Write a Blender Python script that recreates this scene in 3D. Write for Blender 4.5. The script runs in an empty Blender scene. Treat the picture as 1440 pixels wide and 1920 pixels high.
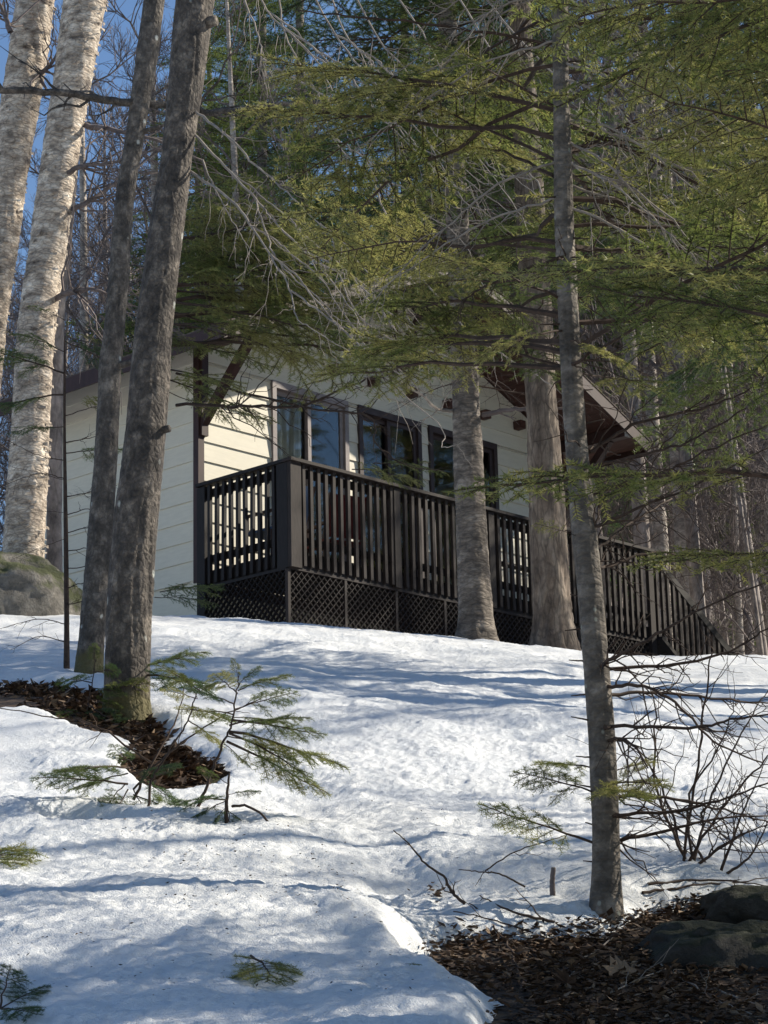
import bpy, math, random
import numpy as np
from mathutils import Vector, Matrix

R_ = math.radians
random.seed(7)
rng = np.random.default_rng(7)
scene = bpy.context.scene
col = scene.collection

# ------------------------------------------------------------------ camera
FPX, EYE = 4271.0, 1.6                       # focal length in photo pixels, eye height
PITCH, ROLL = R_(14.5), R_(-1.28)
_f = np.array([0, math.cos(PITCH), math.sin(PITCH)])
_u = np.array([0, -math.sin(PITCH), math.cos(PITCH)])
_x = np.array([1.0, 0, 0])
CR = math.cos(ROLL) * _x + math.sin(ROLL) * _u
CU = -math.sin(ROLL) * _x + math.cos(ROLL) * _u
cam = bpy.data.cameras.new('camera')
cam.sensor_fit = 'VERTICAL'; cam.sensor_height = 36; cam.lens = FPX / 1920 * 36
cam.clip_end = 3000; cam.clip_start = 0.05
camo = bpy.data.objects.new('camera', cam); col.objects.link(camo)
camo.matrix_world = Matrix(((CR[0], CU[0], -_f[0], 0), (CR[1], CU[1], -_f[1], 0), (CR[2], CU[2], -_f[2], EYE), (0, 0, 0, 1)))
scene.camera = camo

# ------------------------------------------------------------------ sky, sun, exposure
SUN_AZ, SUN_EL = R_(17), R_(34)              # azimuth measured from +X towards +Y
S = Vector((math.cos(SUN_AZ) * math.cos(SUN_EL), math.sin(SUN_AZ) * math.cos(SUN_EL), math.sin(SUN_EL)))
world = bpy.data.worlds.new('World'); scene.world = world; world.use_nodes = True
wn = world.node_tree
sky = wn.nodes.new('ShaderNodeTexSky'); sky.sky_type = 'NISHITA'; sky.sun_disc = False
sky.sun_elevation = SUN_EL; sky.sun_rotation = math.pi / 2 - SUN_AZ
sky.air_density = 1.0; sky.dust_density = 0.0; sky.ozone_density = 4.0
bg = wn.nodes['Background']; bg.inputs[1].default_value = 0.098
wn.links.new(sky.outputs[0], bg.inputs[0])
sun = bpy.data.lights.new('sun', 'SUN'); sun.energy = 5.0; sun.angle = R_(0.55); sun.color = (1.0, 0.92, 0.77)
suno = bpy.data.objects.new('sun', sun); col.objects.link(suno)
suno.rotation_euler = S.to_track_quat('Z', 'Y').to_euler(); suno.location = (30, 12, 30)
scene.view_settings.view_transform = 'Standard'; scene.view_settings.look = 'None'
scene.view_settings.gamma = 1.0; scene.view_settings.exposure = 0.6
scene.view_settings.use_curve_mapping = False
scene.cycles.max_bounces = 6; scene.cycles.transparent_max_bounces = 8

# ------------------------------------------------------------------ maths helpers
def pray(px, py):
    return _f + CR * (px - 720) / FPX - CU * (py - 960) / FPX
def at(px, py, Y):
    d = pray(px, py); return d * (Y / d[1]) + np.array([0, 0, EYE])

def _hash(i, j, s):
    h = (i.astype(np.int64) * 374761393 + j.astype(np.int64) * 668265263 + s * 974711) & 0x7fffffff
    h = ((h ^ (h >> 13)) * 1274126177) & 0x7fffffff
    return ((h ^ (h >> 16)) & 0xffff) / 65535.0
def vnoise(x, y, s=0):
    x = np.asarray(x, float); y = np.asarray(y, float)
    i = np.floor(x); j = np.floor(y); fx = x - i; fy = y - j
    fx = fx * fx * fx * (fx * (fx * 6 - 15) + 10); fy = fy * fy * fy * (fy * (fy * 6 - 15) + 10)
    a = _hash(i, j, s); b = _hash(i + 1, j, s); c = _hash(i, j + 1, s); d = _hash(i + 1, j + 1, s)
    return (a + (b - a) * fx) * (1 - fy) + (c + (d - c) * fx) * fy - 0.5
def fbm(x, y, o=3, s=0):
    t = 0; a = 1.0
    for k in range(o):
        t = t + a * vnoise(x * 2 ** k + 7.3 * k, y * 2 ** k - 3.1 * k, s + k); a *= 0.5
    return t
def sstep(a, b, x):
    t = np.clip((x - a) / (b - a), 0, 1); return t * t * (3 - 2 * t)

# ------------------------------------------------------------------ terrain
SL = 0.2785
def soil0(x, y):
    x = np.asarray(x, float); y = np.asarray(y, float)
    z = SL * y - np.logaddexp(0, (y - 21.6) / 0.9) * 0.9 * (SL - 0.045)
    z = np.where(y < 0, y * 0.12, z)
    z = z - 0.10 * 9 * np.tanh(x / 9) * sstep(2, 14, y) * (1 - 0.5 * sstep(24, 40, y))
    z = z + sstep(38, 120, y) * (15 + 13 * sstep(-15, 25, x))
    z = z + 0.10 * fbm(x * 0.35, y * 0.35, 2, 3)
    return z
def hit(px, py, fn=None, up=0.2):
    d = pray(px, py); lo, hi = 4.5, 60.0
    t = np.linspace(4.5, 40, 1500); P = d[None] * (t / d[1])[:, None]
    g = (fn or soil0)(P[:, 0], P[:, 1]) + (up if fn is None else 0) - (P[:, 2] + EYE)
    k = np.argmax(g > 0)
    if g[k] <= 0: k = len(t) - 1
    p = P[k].copy(); p[2] += EYE
    return p
def ellipse(px, py, rx, ry):
    c = hit(px, py); a = hit(px, py - ry); b = hit(px, py + ry)
    return (c[0], c[1], rx * c[1] / FPX, max(0.05, abs(a[1] - b[1]) / 2), c[0] / c[1])
MELT = [ellipse(*e) for e in (
    (880, 1724, 60, 15), (1000, 1702, 125, 26), (1140, 1755, 130, 65), (1110, 1800, 90, 26), (1360, 1790, 195, 125), (1350, 1915, 130, 85),
    (1230, 1850, 95, 45), (1255, 1625, 35, 8), (1400, 1660, 100, 35),
    (5, 1256, 110, 19), (120, 1288, 60, 15), (165, 1268, 36, 10), (215, 1330, 50, 14), (325, 1392, 46, 14),
    (175, 1485, 45, 6))]
MOUND = [(hit(330, 1700), 0.75, 0.75, 0.10), (hit(120, 1330), .9, 1.3, 0.10)]
TR0, TR1 = hit(560, 1440), hit(870, 1670)
def soil(x, y):
    z = soil0(x, y)
    for c, a, b, h in MOUND:
        z = z + h * np.exp(-((x - c[0]) / a) ** 2 - ((y - c[1]) / b) ** 2)
    return z
def thick(x, y):
    t = 0.10 + 0.03 * fbm(x * 0.8, y * 0.8, 2, 11)
    wob = 0.34 * fbm(x * 2.2, y * 1.6, 3, 21) + 0.12 * fbm(x * 13, y * 11, 2, 25)
    for cx, cy, a, b, lean in MELT:
        dx = (x - cx) - lean * (y - cy)
        d = np.sqrt((dx / a) ** 2 + ((y - cy) / b) ** 2) + wob
        edge = np.clip(0.34 / min(a, b), .3, 1.8)
        t = t - 0.145 * (1 - sstep(1.0, 1.0 + edge, d))
    # trodden trough
    vx, vy = TR1[0] - TR0[0], TR1[1] - TR0[1]; L2 = vx * vx + vy * vy
    s = np.clip(((x - TR0[0]) * vx + (y - TR0[1]) * vy) / L2, -0.3, 1.1)
    dd = np.hypot(x - TR0[0] - s * vx, y - TR0[1] - s * vy)
    t = t - 0.06 * np.exp(-(dd / 0.22) ** 2) * (0.7 + 0.8 * vnoise(x * 5, y * 5, 9))
    far = sstep(36, 55, y)
    t = t - far * (0.28 + 0.5 * fbm(x * 0.25, y * 0.12, 3, 41))
    return t
def snow(x, y):
    x = np.asarray(x, float); y = np.asarray(y, float)
    n = 0.075 * fbm(x * 0.9, y * 1.1, 3, 51) + 0.022 * fbm(x * 4.5, y * 4.5, 3, 61)
    pit = np.abs(vnoise(x * 3.1, y * 2.2, 66)); n = n - 0.016 * sstep(0.22, 0.42, pit)
    fine = 0.010 * fbm(x * 20, y * 20, 2, 71) + 0.011 * np.maximum(0, vnoise(x * 38, y * 38, 77)) + 0.011 * fbm(x * 62, y * 62, 1, 81)
    fade = 1 - 0.6 * sstep(10, 20, y)
    return soil(x, y) + thick(x, y) + n + fine * fade
def top(x, y):
    return np.maximum(snow(x, y), soil(x, y))
def shit(px, py):
    return hit(px, py, top)
def gz(x, y, fn=top): return float(fn(np.array([x]), np.array([y]))[0])

# ------------------------------------------------------------------ mesh helpers
class G:                                        # triangle soup with material indices
    def __init__(s): s.V = []; s.T = []; s.M = []; s.n = 0
    def add(s, V, T, m=0):
        V = np.asarray(V, float).reshape(-1, 3); T = np.asarray(T, int).reshape(-1, 3)
        s.V.append(V); s.T.append(T + s.n); s.M.append(np.full(len(T), m)); s.n += len(V); return s
    def addg(s, g, mtx=None):
        V, T, M = g.arr()
        if mtx is not None:
            m = np.array(mtx); V = V @ m[:3, :3].T + m[:3, 3]
        s.V.append(V); s.T.append(T + s.n); s.M.append(M); s.n += len(V)
    def arr(s):
        if len(s.V) != 1: s.V = [np.concatenate(s.V)]; s.T = [np.concatenate(s.T)]; s.M = [np.concatenate(s.M)]
        return s.V[0], s.T[0], s.M[0]
    def tube(s, P, r, n=5, m=0, cap=True):
        P = np.asarray(P, float); k = len(P); r = np.broadcast_to(np.asarray(r, float), (k,))
        t = np.gradient(P, axis=0); t /= np.linalg.norm(t, axis=1)[:, None] + 1e-12
        ref = np.array([0.31, 0.17, 0.94]) if abs(t[0][2]) < .8 else np.array([1., .1, 0.05])
        a = np.cross(t, ref); a /= np.linalg.norm(a, axis=1)[:, None] + 1e-12; b = np.cross(t, a)
        th = np.arange(n) * 2 * math.pi / n
        V = P[:, None] + r[:, None, None] * (np.cos(th)[None, :, None] * a[:, None] + np.sin(th)[None, :, None] * b[:, None])
        i = np.arange(k - 1)[:, None] * n; j = np.arange(n)[None]; j2 = (j + 1) % n
        q0 = (i + j).ravel(); q1 = (i + j2).ravel(); q2 = q1 + n; q3 = q0 + n
        T = np.concatenate([np.stack([q0, q2, q1], 1), np.stack([q0, q3, q2], 1)])
        V = V.reshape(-1, 3)
        if cap:
            V = np.concatenate([V, P[-1:]]); e = (k - 1) * n; jj = np.arange(n)
            T = np.concatenate([T, np.stack([e + jj, np.full(n, len(V) - 1), e + (jj + 1) % n], 1)])
        return s.add(V, T, m)
    def box(s, x0, x1, y0, y1, z0, z1, m=0):
        V = [(x, y, z) for x in (x0, x1) for y in (y0, y1) for z in (z0, z1)]
        Q = [(0, 1, 3, 2), (4, 6, 7, 5), (0, 4, 5, 1), (2, 3, 7, 6), (0, 2, 6, 4), (1, 5, 7, 3)]
        T = [t for a, b, c, d in Q for t in ((a, b, c), (a, c, d))]
        return s.add(V, T, m)
    def prism(s, poly, y0, y1, m=0):             # poly of (x,z), extruded along y
        n = len(poly); V = [(x, y0, z) for x, z in poly] + [(x, y1, z) for x, z in poly]
        T = []
        for i in range(n):
            j = (i + 1) % n; T += [(i, j, n + j), (i, n + j, n + i)]
        for i in range(1, n - 1): T += [(0, i + 1, i), (n, n + i, n + i + 1)]
        return s.add(V, T, m)
    def beam(s, A, B, w, h, m=0):
        A = np.asarray(A, float); B = np.asarray(B, float); t = B - A; t /= np.linalg.norm(t)
        ref = np.array([1., 0, 0]) if abs(t[0]) < .7 else np.array([0, 0, 1.])
        a = np.cross(t, ref); a /= np.linalg.norm(a); b = np.cross(t, a)
        V = [P + sa * a * h / 2 + sb * b * w / 2 for P in (A, B) for sa in (-1, 1) for sb in (-1, 1)]
        Q = [(0, 1, 3, 2), (4, 6, 7, 5), (0, 4, 5, 1), (2, 3, 7, 6), (0, 2, 6, 4), (1, 5, 7, 3)]
        return s.add(V, [t_ for a_, b_, c_, d_ in Q for t_ in ((a_, b_, c_), (a_, c_, d_))], m)
    def mesh(s, name, mats, smooth=False):
        V, T, M = s.arr(); me = bpy.data.meshes.new(name)
        me.vertices.add(len(V)); me.vertices.foreach_set('co', V.astype(np.float32).ravel())
        me.loops.add(T.size); me.loops.foreach_set('vertex_index', T.astype(np.int32).ravel())
        me.polygons.add(len(T)); me.polygons.foreach_set('loop_start', np.arange(0, T.size, 3, dtype=np.int32))
        me.polygons.foreach_set('material_index', M.astype(np.int32))
        for m in (mats if isinstance(mats, (list, tuple)) else [mats]): me.materials.append(m)
        me.polygons.foreach_set('use_smooth', np.full(len(T), bool(smooth)))
        me.update(calc_edges=True); me.validate(); return me
    def obj(s, name, mats, parent=None, smooth=False):
        return link(name, s.mesh(name, mats, smooth), parent)

def link(name, me, parent=None, loc=None):
    o = bpy.data.objects.new(name, me); col.objects.link(o)
    if parent is not None: o.parent = parent
    if loc is not None: o.location = loc
    return o
def tag(o, label=None, cat=None, group=None, kind=None):
    if label: o['label'] = label
    if cat: o['category'] = cat
    if group: o['group'] = group
    if kind: o['kind'] = kind
    return o
def thing(name, label, cat, loc=(0, 0, 0), rz=0.0, group=None):
    o = bpy.data.objects.new(name, None); col.objects.link(o); o.empty_display_size = .1
    o.location = loc; o.rotation_euler = (0, 0, rz)
    return tag(o, label, cat, group)
def childw(name, me, parent, mtx=None):          # child given in world coordinates; parents carry no scale
    o = link(name, me, parent)
    pm = Matrix.Translation(parent.location) @ parent.rotation_euler.to_matrix().to_4x4()
    o.matrix_local = pm.inverted() @ (mtx or Matrix())
    return o
def aim(A, B, roll=0.0, wide=1.0):               # unit +X mesh laid from A to B, flat side up
    A = Vector(A); B = Vector(B); d = B - A; L = d.length; x = d / L
    up = Vector((0, 0, 1)) if abs(x.z) < .95 else Vector((0, 1, 0))
    y = up.cross(x).normalized(); z = x.cross(y)
    y2 = y * math.cos(roll) + z * math.sin(roll); z2 = x.cross(y2)
    return Matrix(((x.x * L, y2.x * L * wide, z2.x * L, A.x), (x.y * L, y2.y * L * wide, z2.y * L, A.y), (x.z * L, y2.z * L * wide, z2.z * L, A.z), (0, 0, 0, 1)))
def spline(P, n):
    P = np.asarray(P, float); k = len(P)
    if k < 3: return P[0] + (P[-1] - P[0]) * np.linspace(0, 1, n)[:, None]
    Q = np.concatenate([[2 * P[0] - P[1]], P, [2 * P[-1] - P[-2]]])
    out = []
    for t in np.linspace(0, k - 1 - 1e-9, n):
        i = int(t); f = t - i; a, b, c, d = Q[i], Q[i + 1], Q[i + 2], Q[i + 3]
        out.append(0.5 * ((2 * b) + (c - a) * f + (2 * a - 5 * b + 4 * c - d) * f * f + (3 * b - a - 3 * c + d) * f ** 3))
    return np.array(out)

# ------------------------------------------------------------------ materials
def newmat(name):
    m = bpy.data.materials.new(name); m.use_nodes = True
    return m, m.node_tree, m.node_tree.nodes['Principled BSDF']
def nd(nt, t, **kw):
    n = nt.nodes.new(t)
    for k, v in kw.items():
        if k.startswith('_'): setattr(n, k[1:], v)
        else: n.inputs[k.replace('__', ' ')].default_value = v
    return n
def ramp(nt, fac, stops, interp='LINEAR'):
    r = nt.nodes.new('ShaderNodeValToRGB'); r.color_ramp.interpolation = interp
    el = r.color_ramp.elements
    while len(el) < len(stops): el.new(0.5)
    for e, (p, c) in zip(el, stops): e.position = p; e.color = (*c, 1)
    nt.links.new(fac, r.inputs[0]); return r.outputs[0]
def coords(nt, scale=(1, 1, 1), kind='Object'):
    tc = nt.nodes.new('ShaderNodeTexCoord'); mp = nt.nodes.new('ShaderNodeMapping'); mp.inputs['Scale'].default_value = scale
    nt.links.new(tc.outputs[kind], mp.inputs[0]); return mp.outputs[0]
def noise(nt, vec, scale, detail=4, rough=.6):
    n = nd(nt, 'ShaderNodeTexNoise', Scale=scale, Detail=detail, Roughness=rough); nt.links.new(vec, n.inputs['Vector']); return n.outputs[0]
def mixc(nt, fac, a, b, mode='MIX'):
    m = nt.nodes.new('ShaderNodeMix'); m.data_type = 'RGBA'; m.blend_type = mode
    for s_, v in ((m.inputs[0], fac), (m.inputs[6], a), (m.inputs[7], b)):
        if hasattr(v, 'links') or hasattr(v, 'is_linked'): nt.links.new(v, s_)
        else: s_.default_value = v if not isinstance(v, tuple) else (*v, 1)
    return m.outputs[2]
def bump(nt, bsdf, h, strength=.5, dist=.01):
    b = nd(nt, 'ShaderNodeBump', Strength=strength, Distance=dist); nt.links.new(h, b.inputs['Height']); nt.links.new(b.outputs[0], bsdf.inputs['Normal'])

def m_plain(name, c, rough=.6, var=.25, scale=9, stretch=(1, 1, 1), bmp=.15):
    m, nt, b = newmat(name); b.inputs['Specular IOR Level'].default_value = .25; v = coords(nt, stretch); n = noise(nt, v, scale, 6, .65)
    lo = tuple(x * (1 - var) for x in c); hi = tuple(min(1, x * (1 + var)) for x in c)
    nt.links.new(ramp(nt, n, [(.3, lo), (.7, hi)]), b.inputs['Base Color']); b.inputs['Roughness'].default_value = rough
    if bmp: bump(nt, b, n, bmp, .004)
    return m
def m_bark(name, dark, mid, light, sc=7, stretch=(1, 1, .35), spots=0, spotc=(.5, .5, .46), moss=0, crack=.6):
    m, nt, b = newmat(name); v = coords(nt, stretch)
    n = noise(nt, v, sc, 8, .7); n2 = noise(nt, coords(nt), 4.5, 6, .7)
    c = ramp(nt, n, [(.3, dark), (.5, mid), (.7, light)])
    c2 = ramp(nt, n2, [(.3, (.5, .48, .46)), (.55, (1, .97, .94)), (.7, (1.45, 1.42, 1.36))]); c = mixc(nt, 1.0, c, c2, 'MULTIPLY')
    vo = nd(nt, 'ShaderNodeTexVoronoi', Scale=sc * 2.2, _feature='DISTANCE_TO_EDGE'); nt.links.new(v, vo.inputs['Vector'])
    cr = ramp(nt, vo.outputs['Distance'], [(0, (1 - crack,) * 3), (.12, (1, 1, 1))]); c = mixc(nt, .8, c, cr, 'MULTIPLY')
    if spots:
        vs = nd(nt, 'ShaderNodeTexVoronoi', Scale=spots, Randomness=1.0); nt.links.new(coords(nt, (1, 1, .8)), vs.inputs['Vector'])
        nz = noise(nt, coords(nt), 30, 3); add = nd(nt, 'ShaderNodeMath', _operation='MULTIPLY_ADD'); nt.links.new(nz, add.inputs[0]); add.inputs[1].default_value = .25; nt.links.new(vs.outputs['Distance'], add.inputs[2])
        sm = ramp(nt, add.outputs[0], [(.23, (1, 1, 1)), (.32, (0, 0, 0))])
        pick = ramp(nt, vs.outputs['Color'], [(.48, (0, 0, 0)), (.52, (1, 1, 1))])
        fac = mixc(nt, 1.0, sm, pick, 'MULTIPLY'); c = mixc(nt, fac, c, spotc)
    if moss:
        gm = nt.nodes.new('ShaderNodeTexCoord'); sx = nt.nodes.new('ShaderNodeSeparateXYZ'); nt.links.new(gm.outputs['Object'], sx.inputs[0])
        mm = nd(nt, 'ShaderNodeMath', _operation='MULTIPLY_ADD'); nt.links.new(n2, mm.inputs[0]); mm.inputs[1].default_value = -.22; nt.links.new(sx.outputs['Z'], mm.inputs[2])
        f = ramp(nt, mm.outputs[0], [(0.0, (.85, .85, .85)), (moss, (0, 0, 0))])
        # ramp clamps below zero, so the lowest decimetres keep full moss
        c = mixc(nt, f, c, (.10, .085, .028))
    nt.links.new(c, b.inputs['Base Color']); b.inputs['Roughness'].default_value = .85
    h = mixc(nt, .5, n, vo.outputs['Distance']); bump(nt, b, h, 1.0, .03)
    return m
def m_leafy(name, c1, c2, c3, trans=.35):
    m = bpy.data.materials.new(name); m.use_nodes = True; nt = m.node_tree; nt.nodes.clear()
    out = nt.nodes.new('ShaderNodeOutputMaterial'); oi = nt.nodes.new('ShaderNodeObjectInfo')
    geo = nt.nodes.new('ShaderNodeNewGeometry')
    n = noise(nt, geo.outputs['Position'], 3.0, 3, .6); n9 = noise(nt, geo.outputs['Position'], 40, 2, .6)
    a = nd(nt, 'ShaderNodeMath', _operation='MULTIPLY_ADD'); nt.links.new(oi.outputs['Random'], a.inputs[0]); a.inputs[1].default_value = .35; nt.links.new(n, a.inputs[2])
    a2 = nd(nt, 'ShaderNodeMath', _operation='MULTIPLY_ADD'); nt.links.new(n9, a2.inputs[0]); a2.inputs[1].default_value = .5; nt.links.new(a.outputs[0], a2.inputs[2])
    c = ramp(nt, a2.outputs[0], [(.55, c1), (.85, c2), (1.2 - .1, c3)])
    d = nt.nodes.new('ShaderNodeBsdfPrincipled'); d.inputs['Roughness'].default_value = .45; d.inputs['Specular IOR Level'].default_value = .35
    t = nt.nodes.new('ShaderNodeBsdfTranslucent'); mx = nt.nodes.new('ShaderNodeMixShader'); mx.inputs[0].default_value = trans
    nt.links.new(c, d.inputs['Base Color']); nt.links.new(c, t.inputs['Color'])
    nt.links.new(d.outputs[0], mx.inputs[1]); nt.links.new(t.outputs[0], mx.inputs[2]); nt.links.new(mx.outputs[0], out.inputs[0])
    return m

MT = {}
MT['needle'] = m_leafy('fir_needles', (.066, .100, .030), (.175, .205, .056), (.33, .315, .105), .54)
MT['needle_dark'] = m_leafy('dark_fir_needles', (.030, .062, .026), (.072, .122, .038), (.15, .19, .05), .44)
MT['twig'] = m_plain('brown_twig', (.055, .036, .027), .8, .5, 30)
MT['paletwig'] = m_plain('pale_twig', (.25, .215, .185), .75, .35, 14)
MT['greytwig'] = m_plain('grey_twig', (.12, .097, .092), .8, .4, 12)
MT['maple'] = m_bark('grey_maple_bark', (.020, .017, .015), (.085, .071, .060), (.25, .215, .18), 15, (1, 1, .8), 9, (.40, .40, .36), .07, .35)
MT['maple2'] = m_bark('young_maple_bark', (.025, .021, .018), (.10, .085, .072), (.27, .235, .20), 15, (1, 1, .75), 11, (.43, .43, .39), .07, .3)
MT['fir'] = m_bark('fir_bark', (.04, .034, .03), (.13, .112, .095), (.28, .25, .22), 10, (1, 1, 1.6), 22, (.26, .26, .22), .0, .15)
MT['birch'] = m_bark('shaggy_birch_bark', (.07, .048, .036), (.46, .39, .32), (.80, .73, .64), 6, (1.0, 1.0, 2.4), 0, crack=.5)
MT['deckbark'] = m_bark('old_birch_bark', (.035, .028, .025), (.16, .135, .115), (.36, .32, .28), 5, (.8, .8, 2.2), 0, (.42, .40, .36), 0, .45)
MT['cedar'] = m_bark('flaky_brown_bark', (.045, .03, .022), (.17, .13, .10), (.33, .275, .22), 5, (1.6, 1.6, .4), 0, (.36, .36, .31), 0, .5)
MT['farbark'] = m_bark('far_grey_bark', (.09, .078, .074), (.25, .215, .20), (.42, .37, .345), 5, (1, 1, .4), 0, crack=.3)
MT['farbirch'] = m_bark('far_pale_bark', (.16, .13, .11), (.34, .30, .27), (.50, .46, .42), 5, (.8, .8, 2), 0, crack=.4)
MT['siding'] = m_plain('cream_siding', (.60, .555, .455), .55, .06, 5, (1, 1, 6), .05)
MT['trim'] = m_plain('dark_brown_trim', (.040, .019, .017), .5, .35, 12, (1, 1, .3))
MT['redwood'] = m_plain('red_brown_soffit', (.075, .033, .026), .6, .35, 8, (4, .6, 4))
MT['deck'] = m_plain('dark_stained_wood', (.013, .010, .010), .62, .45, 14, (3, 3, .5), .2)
MT['decklit'] = m_plain('sunlit_weathered_wood', (.027, .020, .018), .7, .4, 16, (3, 3, .5), .25)  # weathered wood, lighter on sun-facing pieces: sunlight put into the colour
MT['lattice'] = m_plain('stained_lattice_wood', (.026, .019, .018), .65, .4, 18)
MT['shingle'] = m_plain('brown_roof_shingle', (.10, .08, .065), .85, .5, 25, (1, 1, 1), .4)
MT['palewood'] = m_plain('grey_end_grain', (.30, .27, .24), .8, .3, 20)
MT['frame'] = m_plain('dark_door_frame', (.05, .035, .035), .45, .25, 10)
MT['greyframe'] = m_plain('grey_door_frame', (.24, .205, .20), .5, .15, 10)
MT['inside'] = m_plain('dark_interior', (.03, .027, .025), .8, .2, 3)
MT['curtain'] = m_plain('pale_curtain', (.40, .40, .37), .9, .2, 6, (8, 8, .3))
MT['leaf'] = m_plain('dead_leaf', (.080, .050, .033), .75, .8, 20, (1, 1, 1), .3)
MT['paleleaf'] = m_plain('pale_dead_leaf', (.22, .15, .095), .7, .3, 12, (1, 1, 1), .3)
MT['litter'] = m_plain('needle_litter', (.035, .028, .02), .8, .4, 8)
MT['red'] = m_plain('red_fabric', (.10, .014, .014), .7, .2, 9)
MT['blue'] = m_plain('blue_fabric', (.03, .06, .13), .7, .2, 9)

m, nt, b = newmat('clear_glass'); b.inputs['Base Color'].default_value = (.82, .87, .86, 1); b.inputs['Roughness'].default_value = .02
b.inputs['Transmission Weight'].default_value = 1.0; b.inputs['IOR'].default_value = 1.5; MT['glass'] = m

m, nt, b = newmat('granular_snow'); v = coords(nt)
n1 = noise(nt, v, 170, 3, .7); n2 = noise(nt, v, 45, 4, .65); n3 = noise(nt, v, 1.3, 4, .6)
c = ramp(nt, n3, [(.3, (.74, .76, .79)), (.7, (.82, .825, .83))])
c = mixc(nt, 1.0, c, ramp(nt, n2, [(.25, (.90, .90, .90)), (.6, (1, 1, 1))]), 'MULTIPLY')
nt.links.new(c, b.inputs['Base Color']); b.inputs['Roughness'].default_value = .55
b.inputs['Subsurface Weight'].default_value = .0
bump(nt, b, mixc(nt, .55, n1, n2), 1.0, .015); MT['snow'] = m

m, nt, b = newmat('leaf_covered_soil'); v = coords(nt)
vo = nd(nt, 'ShaderNodeTexVoronoi', Scale=24.0); nt.links.new(v, vo.inputs['Vector']); n = noise(nt, v, 7, 6, .7)
c = ramp(nt, vo.outputs['Color'], [(.1, (.022, .015, .011)), (.45, (.055, .034, .023)), (.8, (.12, .072, .042)), (1, (.17, .115, .07))])
c = mixc(nt, 1.0, c, ramp(nt, n, [(.3, (.45, .45, .45)), (.7, (1.1, 1.1, 1.1))]), 'MULTIPLY')
nt.links.new(c, b.inputs['Base Color']); b.inputs['Roughness'].default_value = .9; bump(nt, b, vo.outputs['Distance'], .8, .03); MT['soil'] = m

m, nt, b = newmat('lichen_rock'); v = coords(nt); n = noise(nt, v, 9, 8, .7); n2 = noise(nt, v, 3, 5, .65)
c = ramp(nt, n, [(.3, (.06, .055, .05)), (.52, (.17, .155, .135)), (.72, (.30, .28, .25))])
geo = nt.nodes.new('ShaderNodeNewGeometry'); sx = nt.nodes.new('ShaderNodeSeparateXYZ'); nt.links.new(geo.outputs['Normal'], sx.inputs[0])
mm = nd(nt, 'ShaderNodeMath', _operation='MULTIPLY_ADD'); nt.links.new(sx.outputs['Z'], mm.inputs[0]); mm.inputs[1].default_value = .35; nt.links.new(n2, mm.inputs[2])
c = mixc(nt, ramp(nt, mm.outputs[0], [(.58, (0, 0, 0)), (.72, (.9, .9, .9))]), c, (.055, .065, .016))
nt.links.new(c, b.inputs['Base Color']); b.inputs['Roughness'].default_value = .9; bump(nt, b, n, 1.0, .06); MT['rock'] = m
m2 = m.copy(); m2.name = 'shaded_mossy_rock'; MT['rock2'] = m2  # rock and moss darkened: shade of the overhead firs put into the colour
for n_ in m2.node_tree.nodes:
    if n_.type == 'VALTORGB' and n_.color_ramp.elements[0].color[0] > .01:
        for e in n_.color_ramp.elements: e.color = tuple(x * .25 for x in e.color[:3]) + (1,)
    if n_.type == 'MIX' and not n_.inputs[7].is_linked: n_.inputs[7].default_value = (.020, .024, .008, 1)

# ------------------------------------------------------------------ ground and snow sheets
def axis(parts):
    out = [parts[0][0]]
    for a, b_, d in parts:
        out += list(np.linspace(a, b_, max(1, int(round((b_ - a) / d))) + 1)[1:])
    return np.array(out)
def sheet(name, xs, ys, fn, mat, kind):
    X, Y = np.meshgrid(xs, ys); Z = fn(X, Y); V = np.stack([X, Y, Z], -1).reshape(-1, 3)
    nx, ny = len(xs), len(ys); i = (np.arange(ny - 1)[:, None] * nx + np.arange(nx - 1)[None]).ravel()
    T = np.concatenate([np.stack([i, i + 1, i + nx + 1], 1), np.stack([i, i + nx + 1, i + nx], 1)])
    o = G().add(V, T).obj(name, mat, None, True); return tag(o, None, None, None, kind)
xs = axis([(-420, -60, 24), (-60, -20, 3), (-20, -6, .5), (-6, 8, .07), (8, 22, .5), (22, 60, 3), (60, 420, 24)])
ys = axis([(-300, -20, 20), (-20, 4, 1), (4, 12, .05), (12, 24, .1), (24, 60, .6), (60, 160, 3), (160, 520, 24)])
ground = sheet('ground', xs, ys, soil, MT['soil'], 'structure')
xs = axis([(-420, -60, 24), (-60, -20, 3), (-20, -5, .4), (-5, -1.7, .035), (-1.7, 1.75, .012), (1.75, 6, .035), (6, 20, .4), (20, 60, 3), (60, 420, 24)])
ys = axis([(-300, -20, 20), (-20, 4, .8), (4, 5.8, .06), (5.8, 9.2, .012), (9.2, 16, .03), (16, 23, .05), (23, 60, .6), (60, 160, 3), (160, 520, 24)])
snow_o = sheet('snow', xs, ys, snow, MT['snow'], 'structure')

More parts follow.
